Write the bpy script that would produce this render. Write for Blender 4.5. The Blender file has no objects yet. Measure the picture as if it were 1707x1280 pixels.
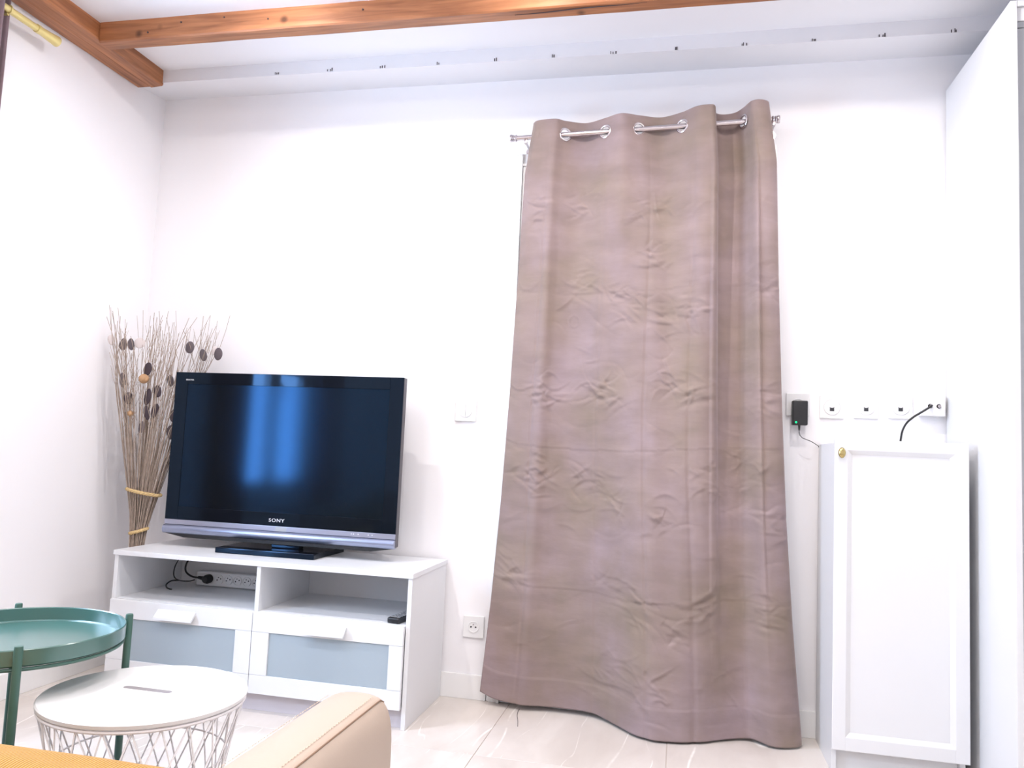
import bpy, bmesh, math, random
import numpy as np
from mathutils import Vector, Matrix, noise

random.seed(7)
S = bpy.context.scene
COL = S.collection
PI = math.pi

# ------------------------------------------------------------------ camera
cd = bpy.data.cameras.new('camera')
cd.sensor_width = 36.0
cd.lens = 36.0 * 1314.73 / 1707.0
cd.clip_start = 0.02
cam = bpy.data.objects.new('camera', cd)
COL.objects.link(cam)
R_ = Vector((0.97670685, 0.20987402, 0.04468348))
U_ = Vector((-0.02560545, -0.09275617, 0.99535956))
F_ = Vector((-0.21304479, 0.97331865, 0.08522167))
m = Matrix((R_, U_, -F_)).transposed().to_4x4()
m.translation = Vector((0.90139, -3.08414, 0.96897))
cam.matrix_world = m
S.camera = cam

# ------------------------------------------------------------------ world, daylight, exposure
wd = bpy.data.worlds.new('sky')
S.world = wd
wd.use_nodes = True
bg = wd.node_tree.nodes['Background']
bg.inputs[0].default_value = (0.56, 0.72, 1.0, 1)
bg.inputs[1].default_value = 28.0
SPOT_W = 34.0
SPOT_COL = (1.0, 0.94, 0.91)
S.view_settings.view_transform = 'Standard'
S.view_settings.look = 'None'
S.view_settings.exposure = 0.10
S.view_settings.gamma = 1.0
S.view_settings.use_curve_mapping = False

# ------------------------------------------------------------------ room measures (metres)
XL, XR = -1.466, 3.10          # left and right walls
YB, YR = 0.0, -4.60            # back wall (facing the camera) and the wall behind
ZC = 2.545                     # ceiling
WY0, WY1, WZ0, WZ1 = -2.10, -1.20, 0.60, 2.16   # window opening in the left wall
SPOTS = [(x, y) for y in (-0.86, -2.06, -3.30) for x in (-0.52, 0.42, 1.36)]

# ------------------------------------------------------------------ material helpers
def srgb(r, g, b):
    f = lambda c: (c / 12.92) if c <= 0.04045 else ((c + 0.055) / 1.055) ** 2.4
    return (f(r / 255), f(g / 255), f(b / 255), 1)

def sset(n, name, v):
    if name in n.inputs:
        n.inputs[name].default_value = v

def mat(name, col, rough=0.5, metal=0.0, spec=0.5, noise_amt=0.0, noise_scale=8.0, bump=0.0, bump_scale=60.0,
        sheen=0.0, coat=0.0, emit=None, estr=0.0, tint=None):
    mt = bpy.data.materials.new(name)
    mt.use_nodes = True
    nt = mt.node_tree
    p = nt.nodes['Principled BSDF']
    p.inputs['Base Color'].default_value = col
    p.inputs['Roughness'].default_value = rough
    p.inputs['Metallic'].default_value = metal
    sset(p, 'Specular IOR Level', spec)
    sset(p, 'Sheen Weight', sheen)
    sset(p, 'Coat Weight', coat)
    sset(p, 'Coat Roughness', 0.3)
    if tint:
        sset(p, 'Specular Tint', tint)
    if emit:
        sset(p, 'Emission Color', emit)
        sset(p, 'Emission Strength', estr)
    tc = nt.nodes.new('ShaderNodeTexCoord')
    if noise_amt > 0:
        nz = nt.nodes.new('ShaderNodeTexNoise')
        nz.inputs['Scale'].default_value = noise_scale
        nz.inputs['Detail'].default_value = 4
        nt.links.new(tc.outputs['Object'], nz.inputs['Vector'])
        mx = nt.nodes.new('ShaderNodeMix')
        mx.data_type = 'RGBA'
        mx.inputs[6].default_value = tuple(c * (1 - noise_amt) for c in col[:3]) + (1,)
        mx.inputs[7].default_value = tuple(min(1, c * (1 + noise_amt)) for c in col[:3]) + (1,)
        nt.links.new(nz.outputs['Fac'], mx.inputs[0])
        nt.links.new(mx.outputs[2], p.inputs['Base Color'])
    if bump > 0:
        nb = nt.nodes.new('ShaderNodeTexNoise')
        nb.inputs['Scale'].default_value = bump_scale
        nb.inputs['Detail'].default_value = 5
        nt.links.new(tc.outputs['Object'], nb.inputs['Vector'])
        b = nt.nodes.new('ShaderNodeBump')
        b.inputs['Strength'].default_value = bump
        b.inputs['Distance'].default_value = 0.01
        nt.links.new(nb.outputs['Fac'], b.inputs['Height'])
        nt.links.new(b.outputs['Normal'], p.inputs['Normal'])
    return mt

M = {}
M['wall'] = mat('wall_paint', (0.89, 0.875, 0.89, 1), 0.55, spec=0.3, noise_amt=0.01, noise_scale=1.5, bump=0.04, bump_scale=30)
M['ceil'] = mat('ceiling_paint', (0.87, 0.865, 0.89, 1), 0.6, spec=0.3, noise_amt=0.015, noise_scale=2, bump=0.05, bump_scale=20)
M['bulk'] = mat('bulkhead_paint', (0.82, 0.815, 0.84, 1), 0.6, spec=0.3, noise_amt=0.03, noise_scale=5, bump=0.06, bump_scale=25)
M['trim'] = mat('white_gloss_trim', (0.86, 0.855, 0.85, 1), 0.3, noise_amt=0.006, noise_scale=4)
M['white'] = mat('white_lacquer', (0.74, 0.745, 0.76, 1), 0.32, noise_amt=0.006, noise_scale=4)
M['white_matt'] = mat('white_plastic', (0.78, 0.775, 0.775, 1), 0.4, noise_amt=0.006, noise_scale=9)
M['plinth'] = mat('grey_plinth', (0.62, 0.58, 0.62, 1), 0.45, noise_amt=0.02, noise_scale=6)
M['frost'] = mat('frosted_glass', srgb(160, 172, 180), 0.28, spec=0.5, noise_amt=0.03, noise_scale=1.5)
M['grout'] = mat('tile_grout', srgb(196, 184, 174), 0.8, noise_amt=0.05, noise_scale=20)
M['black_gloss'] = mat('black_gloss_bezel', (0.006, 0.007, 0.010, 1), 0.05, spec=0.28, tint=(0.25, 0.55, 1, 1), noise_amt=0.05)
M['screen'] = mat('screen_glass', (0.006, 0.006, 0.006, 1), 0.13, spec=0.45, tint=(0.10, 0.42, 1, 1), noise_amt=0.05, noise_scale=3)
M['black'] = mat('black_plastic', (0.012, 0.012, 0.014, 1), 0.4, noise_amt=0.1, noise_scale=30)
M['dark_side'] = mat('tv_side_plastic', (0.05, 0.045, 0.055, 1), 0.35, noise_amt=0.1, noise_scale=30)
M['silver'] = mat('brushed_silver', srgb(170, 172, 190), 0.32, metal=0.75, noise_amt=0.02, noise_scale=4)
M['silver_bar'] = mat('satin_silver_bar', srgb(150, 156, 178), 0.3, metal=0.8, noise_amt=0.02, noise_scale=4)
M['chrome'] = mat('brushed_nickel', srgb(205, 198, 200), 0.22, metal=1.0, noise_amt=0.05, noise_scale=50)
M['brass'] = mat('polished_brass', srgb(196, 178, 122), 0.2, metal=1.0, noise_amt=0.05, noise_scale=50)
M['cream'] = mat('cream_brass_rod', srgb(225, 208, 140), 0.3, metal=0.35, noise_amt=0.05, noise_scale=20)
M['green'] = mat('green_steel', srgb(60, 94, 84), 0.36, spec=0.5, noise_amt=0.04, noise_scale=30)
M['green_tray'] = mat('green_tray_enamel', srgb(62, 102, 95), 0.22, spec=0.7, coat=0.7, noise_amt=0.03, noise_scale=30)
M['wire'] = mat('white_wire', (0.80, 0.78, 0.79, 1), 0.4, noise_amt=0.01)
M['slot'] = mat('slot_shade_grey', (0.26, 0.24, 0.25, 1), 0.6, noise_amt=0.02)
M['twig'] = mat('dry_twig', srgb(164, 147, 134), 0.8, noise_amt=0.5, noise_scale=48)
M['pod'] = mat('dry_seed_pod', srgb(92, 82, 86), 0.7, noise_amt=0.25, noise_scale=40)
M['pod_pale'] = mat('pale_pod', srgb(218, 208, 206), 0.7, noise_amt=0.06, noise_scale=40)
M['pod_dark'] = mat('dark_pod', srgb(58, 46, 54), 0.7, noise_amt=0.3, noise_scale=40)
M['ball'] = mat('tan_ball', srgb(176, 138, 102), 0.7, noise_amt=0.2, noise_scale=60, bump=0.4, bump_scale=90)
M['rope'] = mat('straw_rope', srgb(206, 178, 128), 0.8, noise_amt=0.2, noise_scale=80)
M['leather'] = mat('beige_leather', srgb(184, 166, 150), 0.42, spec=0.4, noise_amt=0.02, noise_scale=6, bump=0.02, bump_scale=220)
M['thread'] = mat('beige_thread', srgb(214, 194, 174), 0.8, noise_amt=0.03)
M['seam'] = mat('dark_seam', srgb(132, 104, 82), 0.6, noise_amt=0.03)
M['led'] = mat('green_led', (0.0, 0.5, 0.15, 1), 0.4, emit=(0.0, 1.0, 0.35, 1), estr=0.9)
M['lens'] = mat('lamp_lens', (1, 1, 1, 1), 0.4, emit=(1.0, 0.93, 0.86, 1), estr=20.0)
M['mark'] = mat('dark_chip', srgb(70, 62, 66), 0.9, noise_amt=0.2, noise_scale=90)
M['logo'] = mat('logo_white', (0.75, 0.75, 0.78, 1), 0.4, noise_amt=0.01)
M['port'] = mat('port_dark', (0.03, 0.03, 0.035, 1), 0.5, noise_amt=0.1)
M['gap'] = mat('grey_rail', srgb(176, 178, 182), 0.35, metal=0.5, noise_amt=0.03)
M['sliding'] = mat('wardrobe_door', srgb(206, 210, 212), 0.28, noise_amt=0.02, noise_scale=2)

def wood_mat():
    mt = bpy.data.materials.new('stained_beam_wood')
    mt.use_nodes = True
    nt = mt.node_tree
    p = nt.nodes['Principled BSDF']
    p.inputs['Roughness'].default_value = 0.42
    tc = nt.nodes.new('ShaderNodeTexCoord')
    mp = nt.nodes.new('ShaderNodeMapping')
    mp.inputs['Scale'].default_value = (1.6, 22, 22)
    nt.links.new(tc.outputs['Object'], mp.inputs[0])
    n1 = nt.nodes.new('ShaderNodeTexNoise')
    n1.inputs['Scale'].default_value = 2.0
    n1.inputs['Detail'].default_value = 6
    n1.inputs['Distortion'].default_value = 0.6
    nt.links.new(mp.outputs[0], n1.inputs['Vector'])
    cr = nt.nodes.new('ShaderNodeValToRGB')
    cr.color_ramp.elements[0].position = 0.28
    cr.color_ramp.elements[0].color = srgb(124, 74, 44)
    cr.color_ramp.elements[1].position = 0.72
    cr.color_ramp.elements[1].color = srgb(188, 126, 84)
    nt.links.new(n1.outputs['Fac'], cr.inputs[0])
    # knots and nail stains
    vo = nt.nodes.new('ShaderNodeTexVoronoi')
    vo.inputs['Scale'].default_value = 5.0
    nt.links.new(tc.outputs['Object'], vo.inputs['Vector'])
    kr = nt.nodes.new('ShaderNodeValToRGB')
    kr.color_ramp.elements[0].position = 0.03
    kr.color_ramp.elements[0].color = (0.15, 0.12, 0.1, 1)
    kr.color_ramp.elements[1].position = 0.10
    kr.color_ramp.elements[1].color = (1, 1, 1, 1)
    nt.links.new(vo.outputs['Distance'], kr.inputs[0])
    mx = nt.nodes.new('ShaderNodeMix')
    mx.data_type = 'RGBA'
    mx.blend_type = 'MULTIPLY'
    mx.inputs[0].default_value = 0.8
    nt.links.new(cr.outputs[0], mx.inputs[6])
    nt.links.new(kr.outputs[0], mx.inputs[7])
    nt.links.new(mx.outputs[2], p.inputs['Base Color'])
    b = nt.nodes.new('ShaderNodeBump')
    b.inputs['Strength'].default_value = 0.25
    b.inputs['Distance'].default_value = 0.004
    nt.links.new(n1.outputs['Fac'], b.inputs['Height'])
    nt.links.new(b.outputs['Normal'], p.inputs['Normal'])
    return mt
M['wood'] = wood_mat()

def marble_mat():
    mt = bpy.data.materials.new('beige_marble_tile')
    mt.use_nodes = True
    nt = mt.node_tree
    p = nt.nodes['Principled BSDF']
    p.inputs['Roughness'].default_value = 0.14
    tc = nt.nodes.new('ShaderNodeTexCoord')
    oi = nt.nodes.new('ShaderNodeObjectInfo')
    ad = nt.nodes.new('ShaderNodeVectorMath')
    ad.operation = 'MULTIPLY_ADD'
    cx = nt.nodes.new('ShaderNodeCombineXYZ')
    for k in range(3):
        nt.links.new(oi.outputs['Random'], cx.inputs[k])
    ad.inputs[1].default_value = (37, 91, 53)
    nt.links.new(cx.outputs[0], ad.inputs[0])
    nt.links.new(tc.outputs['Object'], ad.inputs[2])
    mp = nt.nodes.new('ShaderNodeMapping')
    mp.inputs['Rotation'].default_value = (0, 0, math.radians(-38))
    mp.inputs['Scale'].default_value = (3.0, 1.0, 1.0)
    nt.links.new(ad.outputs[0], mp.inputs[0])
    n1 = nt.nodes.new('ShaderNodeTexNoise')
    n1.inputs['Scale'].default_value = 2.2
    n1.inputs['Detail'].default_value = 5
    n1.inputs['Distortion'].default_value = 0.5
    nt.links.new(mp.outputs[0], n1.inputs['Vector'])
    cr = nt.nodes.new('ShaderNodeValToRGB')
    cr.color_ramp.elements[0].position = 0.3
    cr.color_ramp.elements[0].color = srgb(204, 194, 186)
    cr.color_ramp.elements[1].position = 0.7
    cr.color_ramp.elements[1].color = srgb(222, 214, 207)
    nt.links.new(n1.outputs['Fac'], cr.inputs[0])
    # thin pale veins where a noise crosses its middle
    def vein(scale, width, rot, sc):
        m2 = nt.nodes.new('ShaderNodeMapping')
        m2.inputs['Rotation'].default_value = (0, 0, math.radians(rot))
        m2.inputs['Scale'].default_value = sc
        nt.links.new(ad.outputs[0], m2.inputs[0])
        n = nt.nodes.new('ShaderNodeTexNoise')
        n.inputs['Scale'].default_value = scale
        n.inputs['Detail'].default_value = 2
        nt.links.new(m2.outputs[0], n.inputs['Vector'])
        s = nt.nodes.new('ShaderNodeMath'); s.operation = 'SUBTRACT'; s.inputs[1].default_value = 0.5
        a = nt.nodes.new('ShaderNodeMath'); a.operation = 'ABSOLUTE'
        d = nt.nodes.new('ShaderNodeMapRange')
        d.inputs['From Min'].default_value = 0.0
        d.inputs['From Max'].default_value = width
        d.inputs['To Min'].default_value = 1.0
        d.inputs['To Max'].default_value = 0.0
        nt.links.new(n.outputs['Fac'], s.inputs[0]); nt.links.new(s.outputs[0], a.inputs[0]); nt.links.new(a.outputs[0], d.inputs['Value'])
        return d.outputs[0]
    v1 = vein(0.9, 0.0060, -33, (3.0, 0.55, 1)); v2 = vein(1.5, 0.0045, 78, (3.0, 0.6, 1))
    mxv = nt.nodes.new('ShaderNodeMath'); mxv.operation = 'MAXIMUM'
    nt.links.new(v1, mxv.inputs[0]); nt.links.new(v2, mxv.inputs[1])
    nm = nt.nodes.new('ShaderNodeTexNoise'); nm.inputs['Scale'].default_value = 5.0; nm.inputs['Detail'].default_value = 3
    nt.links.new(ad.outputs[0], nm.inputs['Vector'])
    mr = nt.nodes.new('ShaderNodeMapRange'); mr.inputs['From Min'].default_value = 0.46; mr.inputs['From Max'].default_value = 0.60; mr.inputs['To Max'].default_value = 0.9
    nt.links.new(nm.outputs['Fac'], mr.inputs['Value'])
    sc = nt.nodes.new('ShaderNodeMath'); sc.operation = 'MULTIPLY'
    nt.links.new(mr.outputs[0], sc.inputs[1])
    nt.links.new(mxv.outputs[0], sc.inputs[0])
    mx = nt.nodes.new('ShaderNodeMix')
    mx.data_type = 'RGBA'
    mx.inputs[7].default_value = srgb(250, 246, 240)
    nt.links.new(sc.outputs[0], mx.inputs[0])
    nt.links.new(cr.outputs[0], mx.inputs[6])
    nt.links.new(mx.outputs[2], p.inputs['Base Color'])
    return mt
M['marble'] = marble_mat()

def velvet_mat(name, c1, c2, c3):
    mt = bpy.data.materials.new(name)
    mt.use_nodes = True
    nt = mt.node_tree
    p = nt.nodes['Principled BSDF']
    p.inputs['Roughness'].default_value = 0.85
    sset(p, 'Specular IOR Level', 0.15)
    sset(p, 'Sheen Weight', 0.35)
    sset(p, 'Sheen Roughness', 0.4)
    sset(p, 'Sheen Tint', (1.0, 0.9, 0.9, 1))
    tc = nt.nodes.new('ShaderNodeTexCoord')
    def nz(scale, mapping, detail=4):
        mp = nt.nodes.new('ShaderNodeMapping')
        mp.inputs['Scale'].default_value = mapping
        nt.links.new(tc.outputs['Object'], mp.inputs[0])
        n = nt.nodes.new('ShaderNodeTexNoise')
        n.inputs['Scale'].default_value = scale
        n.inputs['Detail'].default_value = detail
        nt.links.new(mp.outputs[0], n.inputs['Vector'])
        return n.outputs['Fac']
    cr = nt.nodes.new('ShaderNodeValToRGB')
    cr.color_ramp.elements[0].position = 0.32; cr.color_ramp.elements[0].color = c1
    cr.color_ramp.elements[1].position = 0.70; cr.color_ramp.elements[1].color = c3
    e = cr.color_ramp.elements.new(0.5); e.color = c2
    nt.links.new(nz(3.4, (1.3, 1.3, 1.0), 5), cr.inputs[0])
    # brushed nap: short pale strokes
    st = nt.nodes.new('ShaderNodeMapRange')
    st.inputs['From Min'].default_value = 0.35; st.inputs['From Max'].default_value = 0.75
    st.inputs['To Min'].default_value = 0.90; st.inputs['To Max'].default_value = 1.12
    nt.links.new(nz(7.0, (0.8, 1, 2.6), 6), st.inputs['Value'])
    mx = nt.nodes.new('ShaderNodeMix'); mx.data_type = 'RGBA'; mx.blend_type = 'MULTIPLY'; mx.inputs[0].default_value = 1.0
    nt.links.new(cr.outputs[0], mx.inputs[6]); nt.links.new(st.outputs[0], mx.inputs[7])
    nt.links.new(mx.outputs[2], p.inputs['Base Color'])
    b = nt.nodes.new('ShaderNodeBump'); b.inputs['Strength'].default_value = 0.15; b.inputs['Distance'].default_value = 0.01
    nt.links.new(nz(16.0, (0.8, 1, 2.0), 5), b.inputs['Height'])
    nt.links.new(b.outputs['Normal'], p.inputs['Normal'])
    return mt
M['velvet'] = velvet_mat('taupe_velvet', srgb(136, 121, 110), srgb(143, 126, 122), srgb(151, 134, 137))
M['velvet_dark'] = velvet_mat('mauve_velvet', srgb(120, 100, 104), srgb(128, 108, 112), srgb(138, 118, 122))

def throw_mat():
    mt = bpy.data.materials.new('mustard_ribbed_cotton')
    mt.use_nodes = True
    nt = mt.node_tree
    p = nt.nodes['Principled BSDF']
    p.inputs['Roughness'].default_value = 0.9
    sset(p, 'Sheen Weight', 0.2)
    tc = nt.nodes.new('ShaderNodeTexCoord')
    w = nt.nodes.new('ShaderNodeTexWave')
    w.inputs['Scale'].default_value = 55.0
    w.inputs['Distortion'].default_value = 0.6
    w.bands_direction = 'X'
    nt.links.new(tc.outputs['Object'], w.inputs['Vector'])
    cr = nt.nodes.new('ShaderNodeValToRGB')
    cr.color_ramp.elements[0].color = srgb(150, 104, 24)
    cr.color_ramp.elements[1].color = srgb(192, 140, 50)
    nt.links.new(w.outputs['Fac'], cr.inputs[0])
    nt.links.new(cr.outputs[0], p.inputs['Base Color'])
    b = nt.nodes.new('ShaderNodeBump'); b.inputs['Strength'].default_value = 0.5; b.inputs['Distance'].default_value = 0.003
    nt.links.new(w.outputs['Fac'], b.inputs['Height'])
    nt.links.new(b.outputs['Normal'], p.inputs['Normal'])
    return mt
M['throw'] = throw_mat()

def pane_mat():
    mt = bpy.data.materials.new('window_pane_glass')
    mt.use_nodes = True
    nt = mt.node_tree
    nt.nodes.remove(nt.nodes['Principled BSDF'])
    out = nt.nodes['Material Output']
    tr = nt.nodes.new('ShaderNodeBsdfTransparent'); tr.inputs[0].default_value = (0.95, 0.97, 0.97, 1)
    gl = nt.nodes.new('ShaderNodeBsdfGlossy'); gl.inputs['Roughness'].default_value = 0.02
    mx = nt.nodes.new('ShaderNodeMixShader')
    mx.inputs[0].default_value = 0.05
    nt.links.new(tr.outputs[0], mx.inputs[1]); nt.links.new(gl.outputs[0], mx.inputs[2])
    nt.links.new(mx.outputs[0], out.inputs[0])
    return mt
M['pane'] = pane_mat()

# ------------------------------------------------------------------ mesh helpers (all shapes are written in room coordinates)
def box(bm, x0, x1, y0, y1, z0, z1, bev=0.0, seg=2):
    x0, x1 = min(x0, x1), max(x0, x1); y0, y1 = min(y0, y1), max(y0, y1); z0, z1 = min(z0, z1), max(z0, z1)
    t = bmesh.new()
    bmesh.ops.create_cube(t, size=1.0)
    for v in t.verts:
        v.co = Vector(((x0 + x1) / 2 + v.co.x * (x1 - x0), (y0 + y1) / 2 + v.co.y * (y1 - y0), (z0 + z1) / 2 + v.co.z * (z1 - z0)))
    if bev > 0:
        bmesh.ops.bevel(t, geom=list(t.edges), offset=bev, segments=seg, affect='EDGES', profile=0.6)
    merge(bm, t)

def merge(bm, t, mtx=None):
    if mtx is not None:
        t.transform(mtx)
    me = bpy.data.meshes.new('tmp')
    t.to_mesh(me); t.free()
    bm.from_mesh(me)
    bpy.data.meshes.remove(me)

def cyl(bm, a, b, r0, r1=None, n=16, cap=True):
    tube(bm, [a, b], [r0, r1 if r1 is not None else r0], n, cap)

def tube(bm, pts, r, n=10, cap=True):
    pts = [Vector(q) for q in pts]
    rr = r if isinstance(r, (list, tuple)) else [r] * len(pts)
    t = (pts[1] - pts[0]).normalized()
    ref = Vector((0, 0, 1)) if abs(t.z) < 0.9 else Vector((1, 0, 0))
    u = t.cross(ref).normalized()
    rings = []
    for i, q in enumerate(pts):
        if i == 0: t = pts[1] - pts[0]
        elif i == len(pts) - 1: t = pts[-1] - pts[-2]
        else: t = pts[i + 1] - pts[i - 1]
        t.normalize()
        u = (u - t * u.dot(t)).normalized()
        v = t.cross(u)
        rings.append([bm.verts.new(q + (u * math.cos(2 * PI * k / n) + v * math.sin(2 * PI * k / n)) * rr[i]) for k in range(n)])
    for i in range(len(rings) - 1):
        for k in range(n):
            bm.faces.new((rings[i][k], rings[i][(k + 1) % n], rings[i + 1][(k + 1) % n], rings[i + 1][k]))
    if cap and n > 2:
        bm.faces.new(list(reversed(rings[0]))); bm.faces.new(rings[-1])

def torus(bm, c, axis, R, r, n=48, k=8):
    axis = Vector(axis).normalized()
    ref = Vector((0, 0, 1)) if abs(axis.z) < 0.9 else Vector((1, 0, 0))
    u = axis.cross(ref).normalized(); v = axis.cross(u)
    c = Vector(c)
    rings = []
    for i in range(n):
        a = 2 * PI * i / n
        d = u * math.cos(a) + v * math.sin(a)
        rings.append([bm.verts.new(c + d * (R + r * math.cos(2 * PI * j / k)) + axis * r * math.sin(2 * PI * j / k)) for j in range(k)])
    for i in range(n):
        for j in range(k):
            bm.faces.new((rings[i][j], rings[(i + 1) % n][j], rings[(i + 1) % n][(j + 1) % k], rings[i][(j + 1) % k]))

def lathe(bm, c, prof, axis=(0, 0, 1), n=48):
    """profile of (radius, height) swept about an axis through c"""
    axis = Vector(axis).normalized()
    ref = Vector((0, 0, 1)) if abs(axis.z) < 0.9 else Vector((1, 0, 0))
    u = axis.cross(ref).normalized(); v = axis.cross(u); c = Vector(c)
    rings = []
    for (r, h) in prof:
        if r < 1e-6:
            rings.append([bm.verts.new(c + axis * h)])
        else:
            rings.append([bm.verts.new(c + axis * h + (u * math.cos(2 * PI * i / n) + v * math.sin(2 * PI * i / n)) * r) for i in range(n)])
    for a, b in zip(rings[:-1], rings[1:]):
        for i in range(n):
            j = (i + 1) % n
            if len(a) == 1 and len(b) == 1: continue
            if len(a) == 1: bm.faces.new((a[0], b[i], b[j]))
            elif len(b) == 1: bm.faces.new((a[i], a[j], b[0]))
            else: bm.faces.new((a[i], a[j], b[j], b[i]))

def prism(bm, poly, axis, a, b):
    """poly: 2-D outline in the two other axes (order x,y,z without axis)"""
    def p3(q, h):
        return {'x': (h, q[0], q[1]), 'y': (q[0], h, q[1]), 'z': (q[0], q[1], h)}[axis]
    A = [bm.verts.new(p3(q, a)) for q in poly]; B = [bm.verts.new(p3(q, b)) for q in poly]
    n = len(poly)
    bm.faces.new(A); bm.faces.new(list(reversed(B)))
    for i in range(n):
        bm.faces.new((A[i], B[i], B[(i + 1) % n], A[(i + 1) % n]))

def wloc(o):
    v = Vector((0, 0, 0))
    while o:
        v += o.location; o = o.parent
    return v

def obj(name, bm, material, parent=None, smooth=False, angle=40, origin=None):
    if isinstance(material, str): material = M[material]
    base = wloc(parent) if parent else Vector((0, 0, 0))
    o = bpy.data.objects.new(name, None) if False else None
    me = bpy.data.meshes.new(name)
    bmesh.ops.recalc_face_normals(bm, faces=bm.faces)
    if origin is None and parent is None:
        origin = Vector((0, 0, 0))
        if bm.verts:
            xs = [v.co.x for v in bm.verts]; ys = [v.co.y for v in bm.verts]; zs = [v.co.z for v in bm.verts]
            origin = Vector(((min(xs) + max(xs)) / 2, (min(ys) + max(ys)) / 2, min(zs)))
    org = Vector(origin) if origin is not None else base
    for v in bm.verts: v.co -= org
    if smooth:
        for f in bm.faces: f.smooth = True
        lim = math.radians(angle)
        for e in bm.edges:
            if len(e.link_faces) == 2 and e.calc_face_angle(0) > lim: e.smooth = False
    bm.to_mesh(me); bm.free()
    me.materials.append(material)
    o = bpy.data.objects.new(name, me)
    COL.objects.link(o)
    o.location = org - base
    if parent: o.parent = parent
    return o

def tag(o, label=None, cat=None, group=None, kind=None):
    if label: o['label'] = label
    if cat: o['category'] = cat
    if group: o['group'] = group
    if kind: o['kind'] = kind
    return o

def thing(name, label, cat, loc, group=None):
    o = bpy.data.objects.new(name, None)
    o.empty_display_size = 0.05
    COL.objects.link(o); o.location = loc
    return tag(o, label, cat, group)

def part(name, material, parent, *shapes, smooth=False, angle=40):
    """shapes: functions that draw into one bmesh"""
    bm = bmesh.new()
    for s in shapes: s(bm)
    return obj(name, bm, material, parent, smooth, angle)

def bpart(name, material, parent, x0, x1, y0, y1, z0, z1, bev=0.002):
    bm = bmesh.new(); box(bm, x0, x1, y0, y1, z0, z1, bev)
    return obj(name, bm, material, parent)

def struct(name, bm, material, smooth=False):
    return tag(obj(name, bm, material, None, smooth), kind='structure')

def sbox(name, material, x0, x1, y0, y1, z0, z1, bev=0.0):
    bm = bmesh.new(); box(bm, x0, x1, y0, y1, z0, z1, bev)
    return struct(name, bm, material)

def text_mesh(txt, size, mtx):
    cu = bpy.data.curves.new('lettering', 'FONT')
    cu.body = txt; cu.size = size; cu.extrude = 0.0006; cu.align_x = 'CENTER'; cu.align_y = 'CENTER'; cu.resolution_u = 3; cu.space_character = 1.12
    to = bpy.data.objects.new('lettering', cu); COL.objects.link(to)
    dg = bpy.context.evaluated_depsgraph_get()
    me = bpy.data.meshes.new_from_object(to.evaluated_get(dg))
    bm = bmesh.new(); bm.from_mesh(me); bm.transform(mtx)
    bpy.data.objects.remove(to); bpy.data.curves.remove(cu); bpy.data.meshes.remove(me)
    return bm

# ================================================================== THE ROOM
T = 0.12
# floor: grout bed with single tiles on it
floor = sbox('floor', 'grout', XL - T, XR + T, YR - T, YB + T, -0.10, -0.0025)
TX, TY, TS = 0.276, -0.549, 0.60
bm = bmesh.new(); box(bm, -TS / 2 + 0.001, TS / 2 - 0.001, -TS / 2 + 0.001, TS / 2 - 0.001, -0.010, 0.0, 0.0007, 1)
tile_me = bpy.data.meshes.new('tile'); bm.to_mesh(tile_me); bm.free(); tile_me.materials.append(M['marble'])
fl = wloc(floor)
clipped = {}
for i in range(-4, 7):
    for j in range(-8, 3):
        x0, x1 = TX + i * TS, TX + (i + 1) * TS
        y0, y1 = TY + j * TS, TY + (j + 1) * TS
        if x1 < XL + 0.02 or x0 > XR - 0.02 or y1 < YR + 0.02 or y0 > YB - 0.02: continue
        if x0 >= XL and x1 <= XR and y0 >= YR and y1 <= YB:
            me = tile_me; c = Vector(((x0 + x1) / 2, (y0 + y1) / 2, 0))
        else:
            a0, a1, b0, b1 = max(x0, XL), min(x1, XR), max(y0, YR), min(y1, YB)
            c = Vector(((a0 + a1) / 2, (b0 + b1) / 2, 0))
            key = (round(a1 - a0, 3), round(b1 - b0, 3))
            if key not in clipped:
                b = bmesh.new(); w, h = (a1 - a0) / 2 - 0.001, (b1 - b0) / 2 - 0.001
                box(b, -w, w, -h, h, -0.010, 0, 0.0007, 1)
                clipped[key] = bpy.data.meshes.new('tile'); b.to_mesh(clipped[key]); b.free(); clipped[key].materials.append(M['marble'])
            me = clipped[key]
        o = bpy.data.objects.new('tile', me); COL.objects.link(o); o.parent = floor; o.location = c - fl

# walls
sbox('wall_back', 'wall', XL - T, XR + T, YB, YB + T, 0.0, ZC + 0.2)
sbox('wall_right', 'wall', XR, XR + T, YR, YB, 0.0, ZC + 0.2)
sbox('wall_rear', 'wall', XL - T, XR + T, YR - T, YR, 0.0, ZC + 0.2)
bm = bmesh.new()
box(bm, XL - T, XL, YR, WY0, 0.0, ZC + 0.2)
box(bm, XL - T, XL, WY1, YB, 0.0, ZC + 0.2)
box(bm, XL - T, XL, WY0, WY1, 0.0, WZ0)
box(bm, XL - T, XL, WY0, WY1, WZ1, ZC + 0.2)
struct('wall_left', bm, 'wall')
sbox('ceiling', 'ceil', XL - T, XR + T, YR - T, YB + T, ZC, ZC + 0.1)
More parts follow.
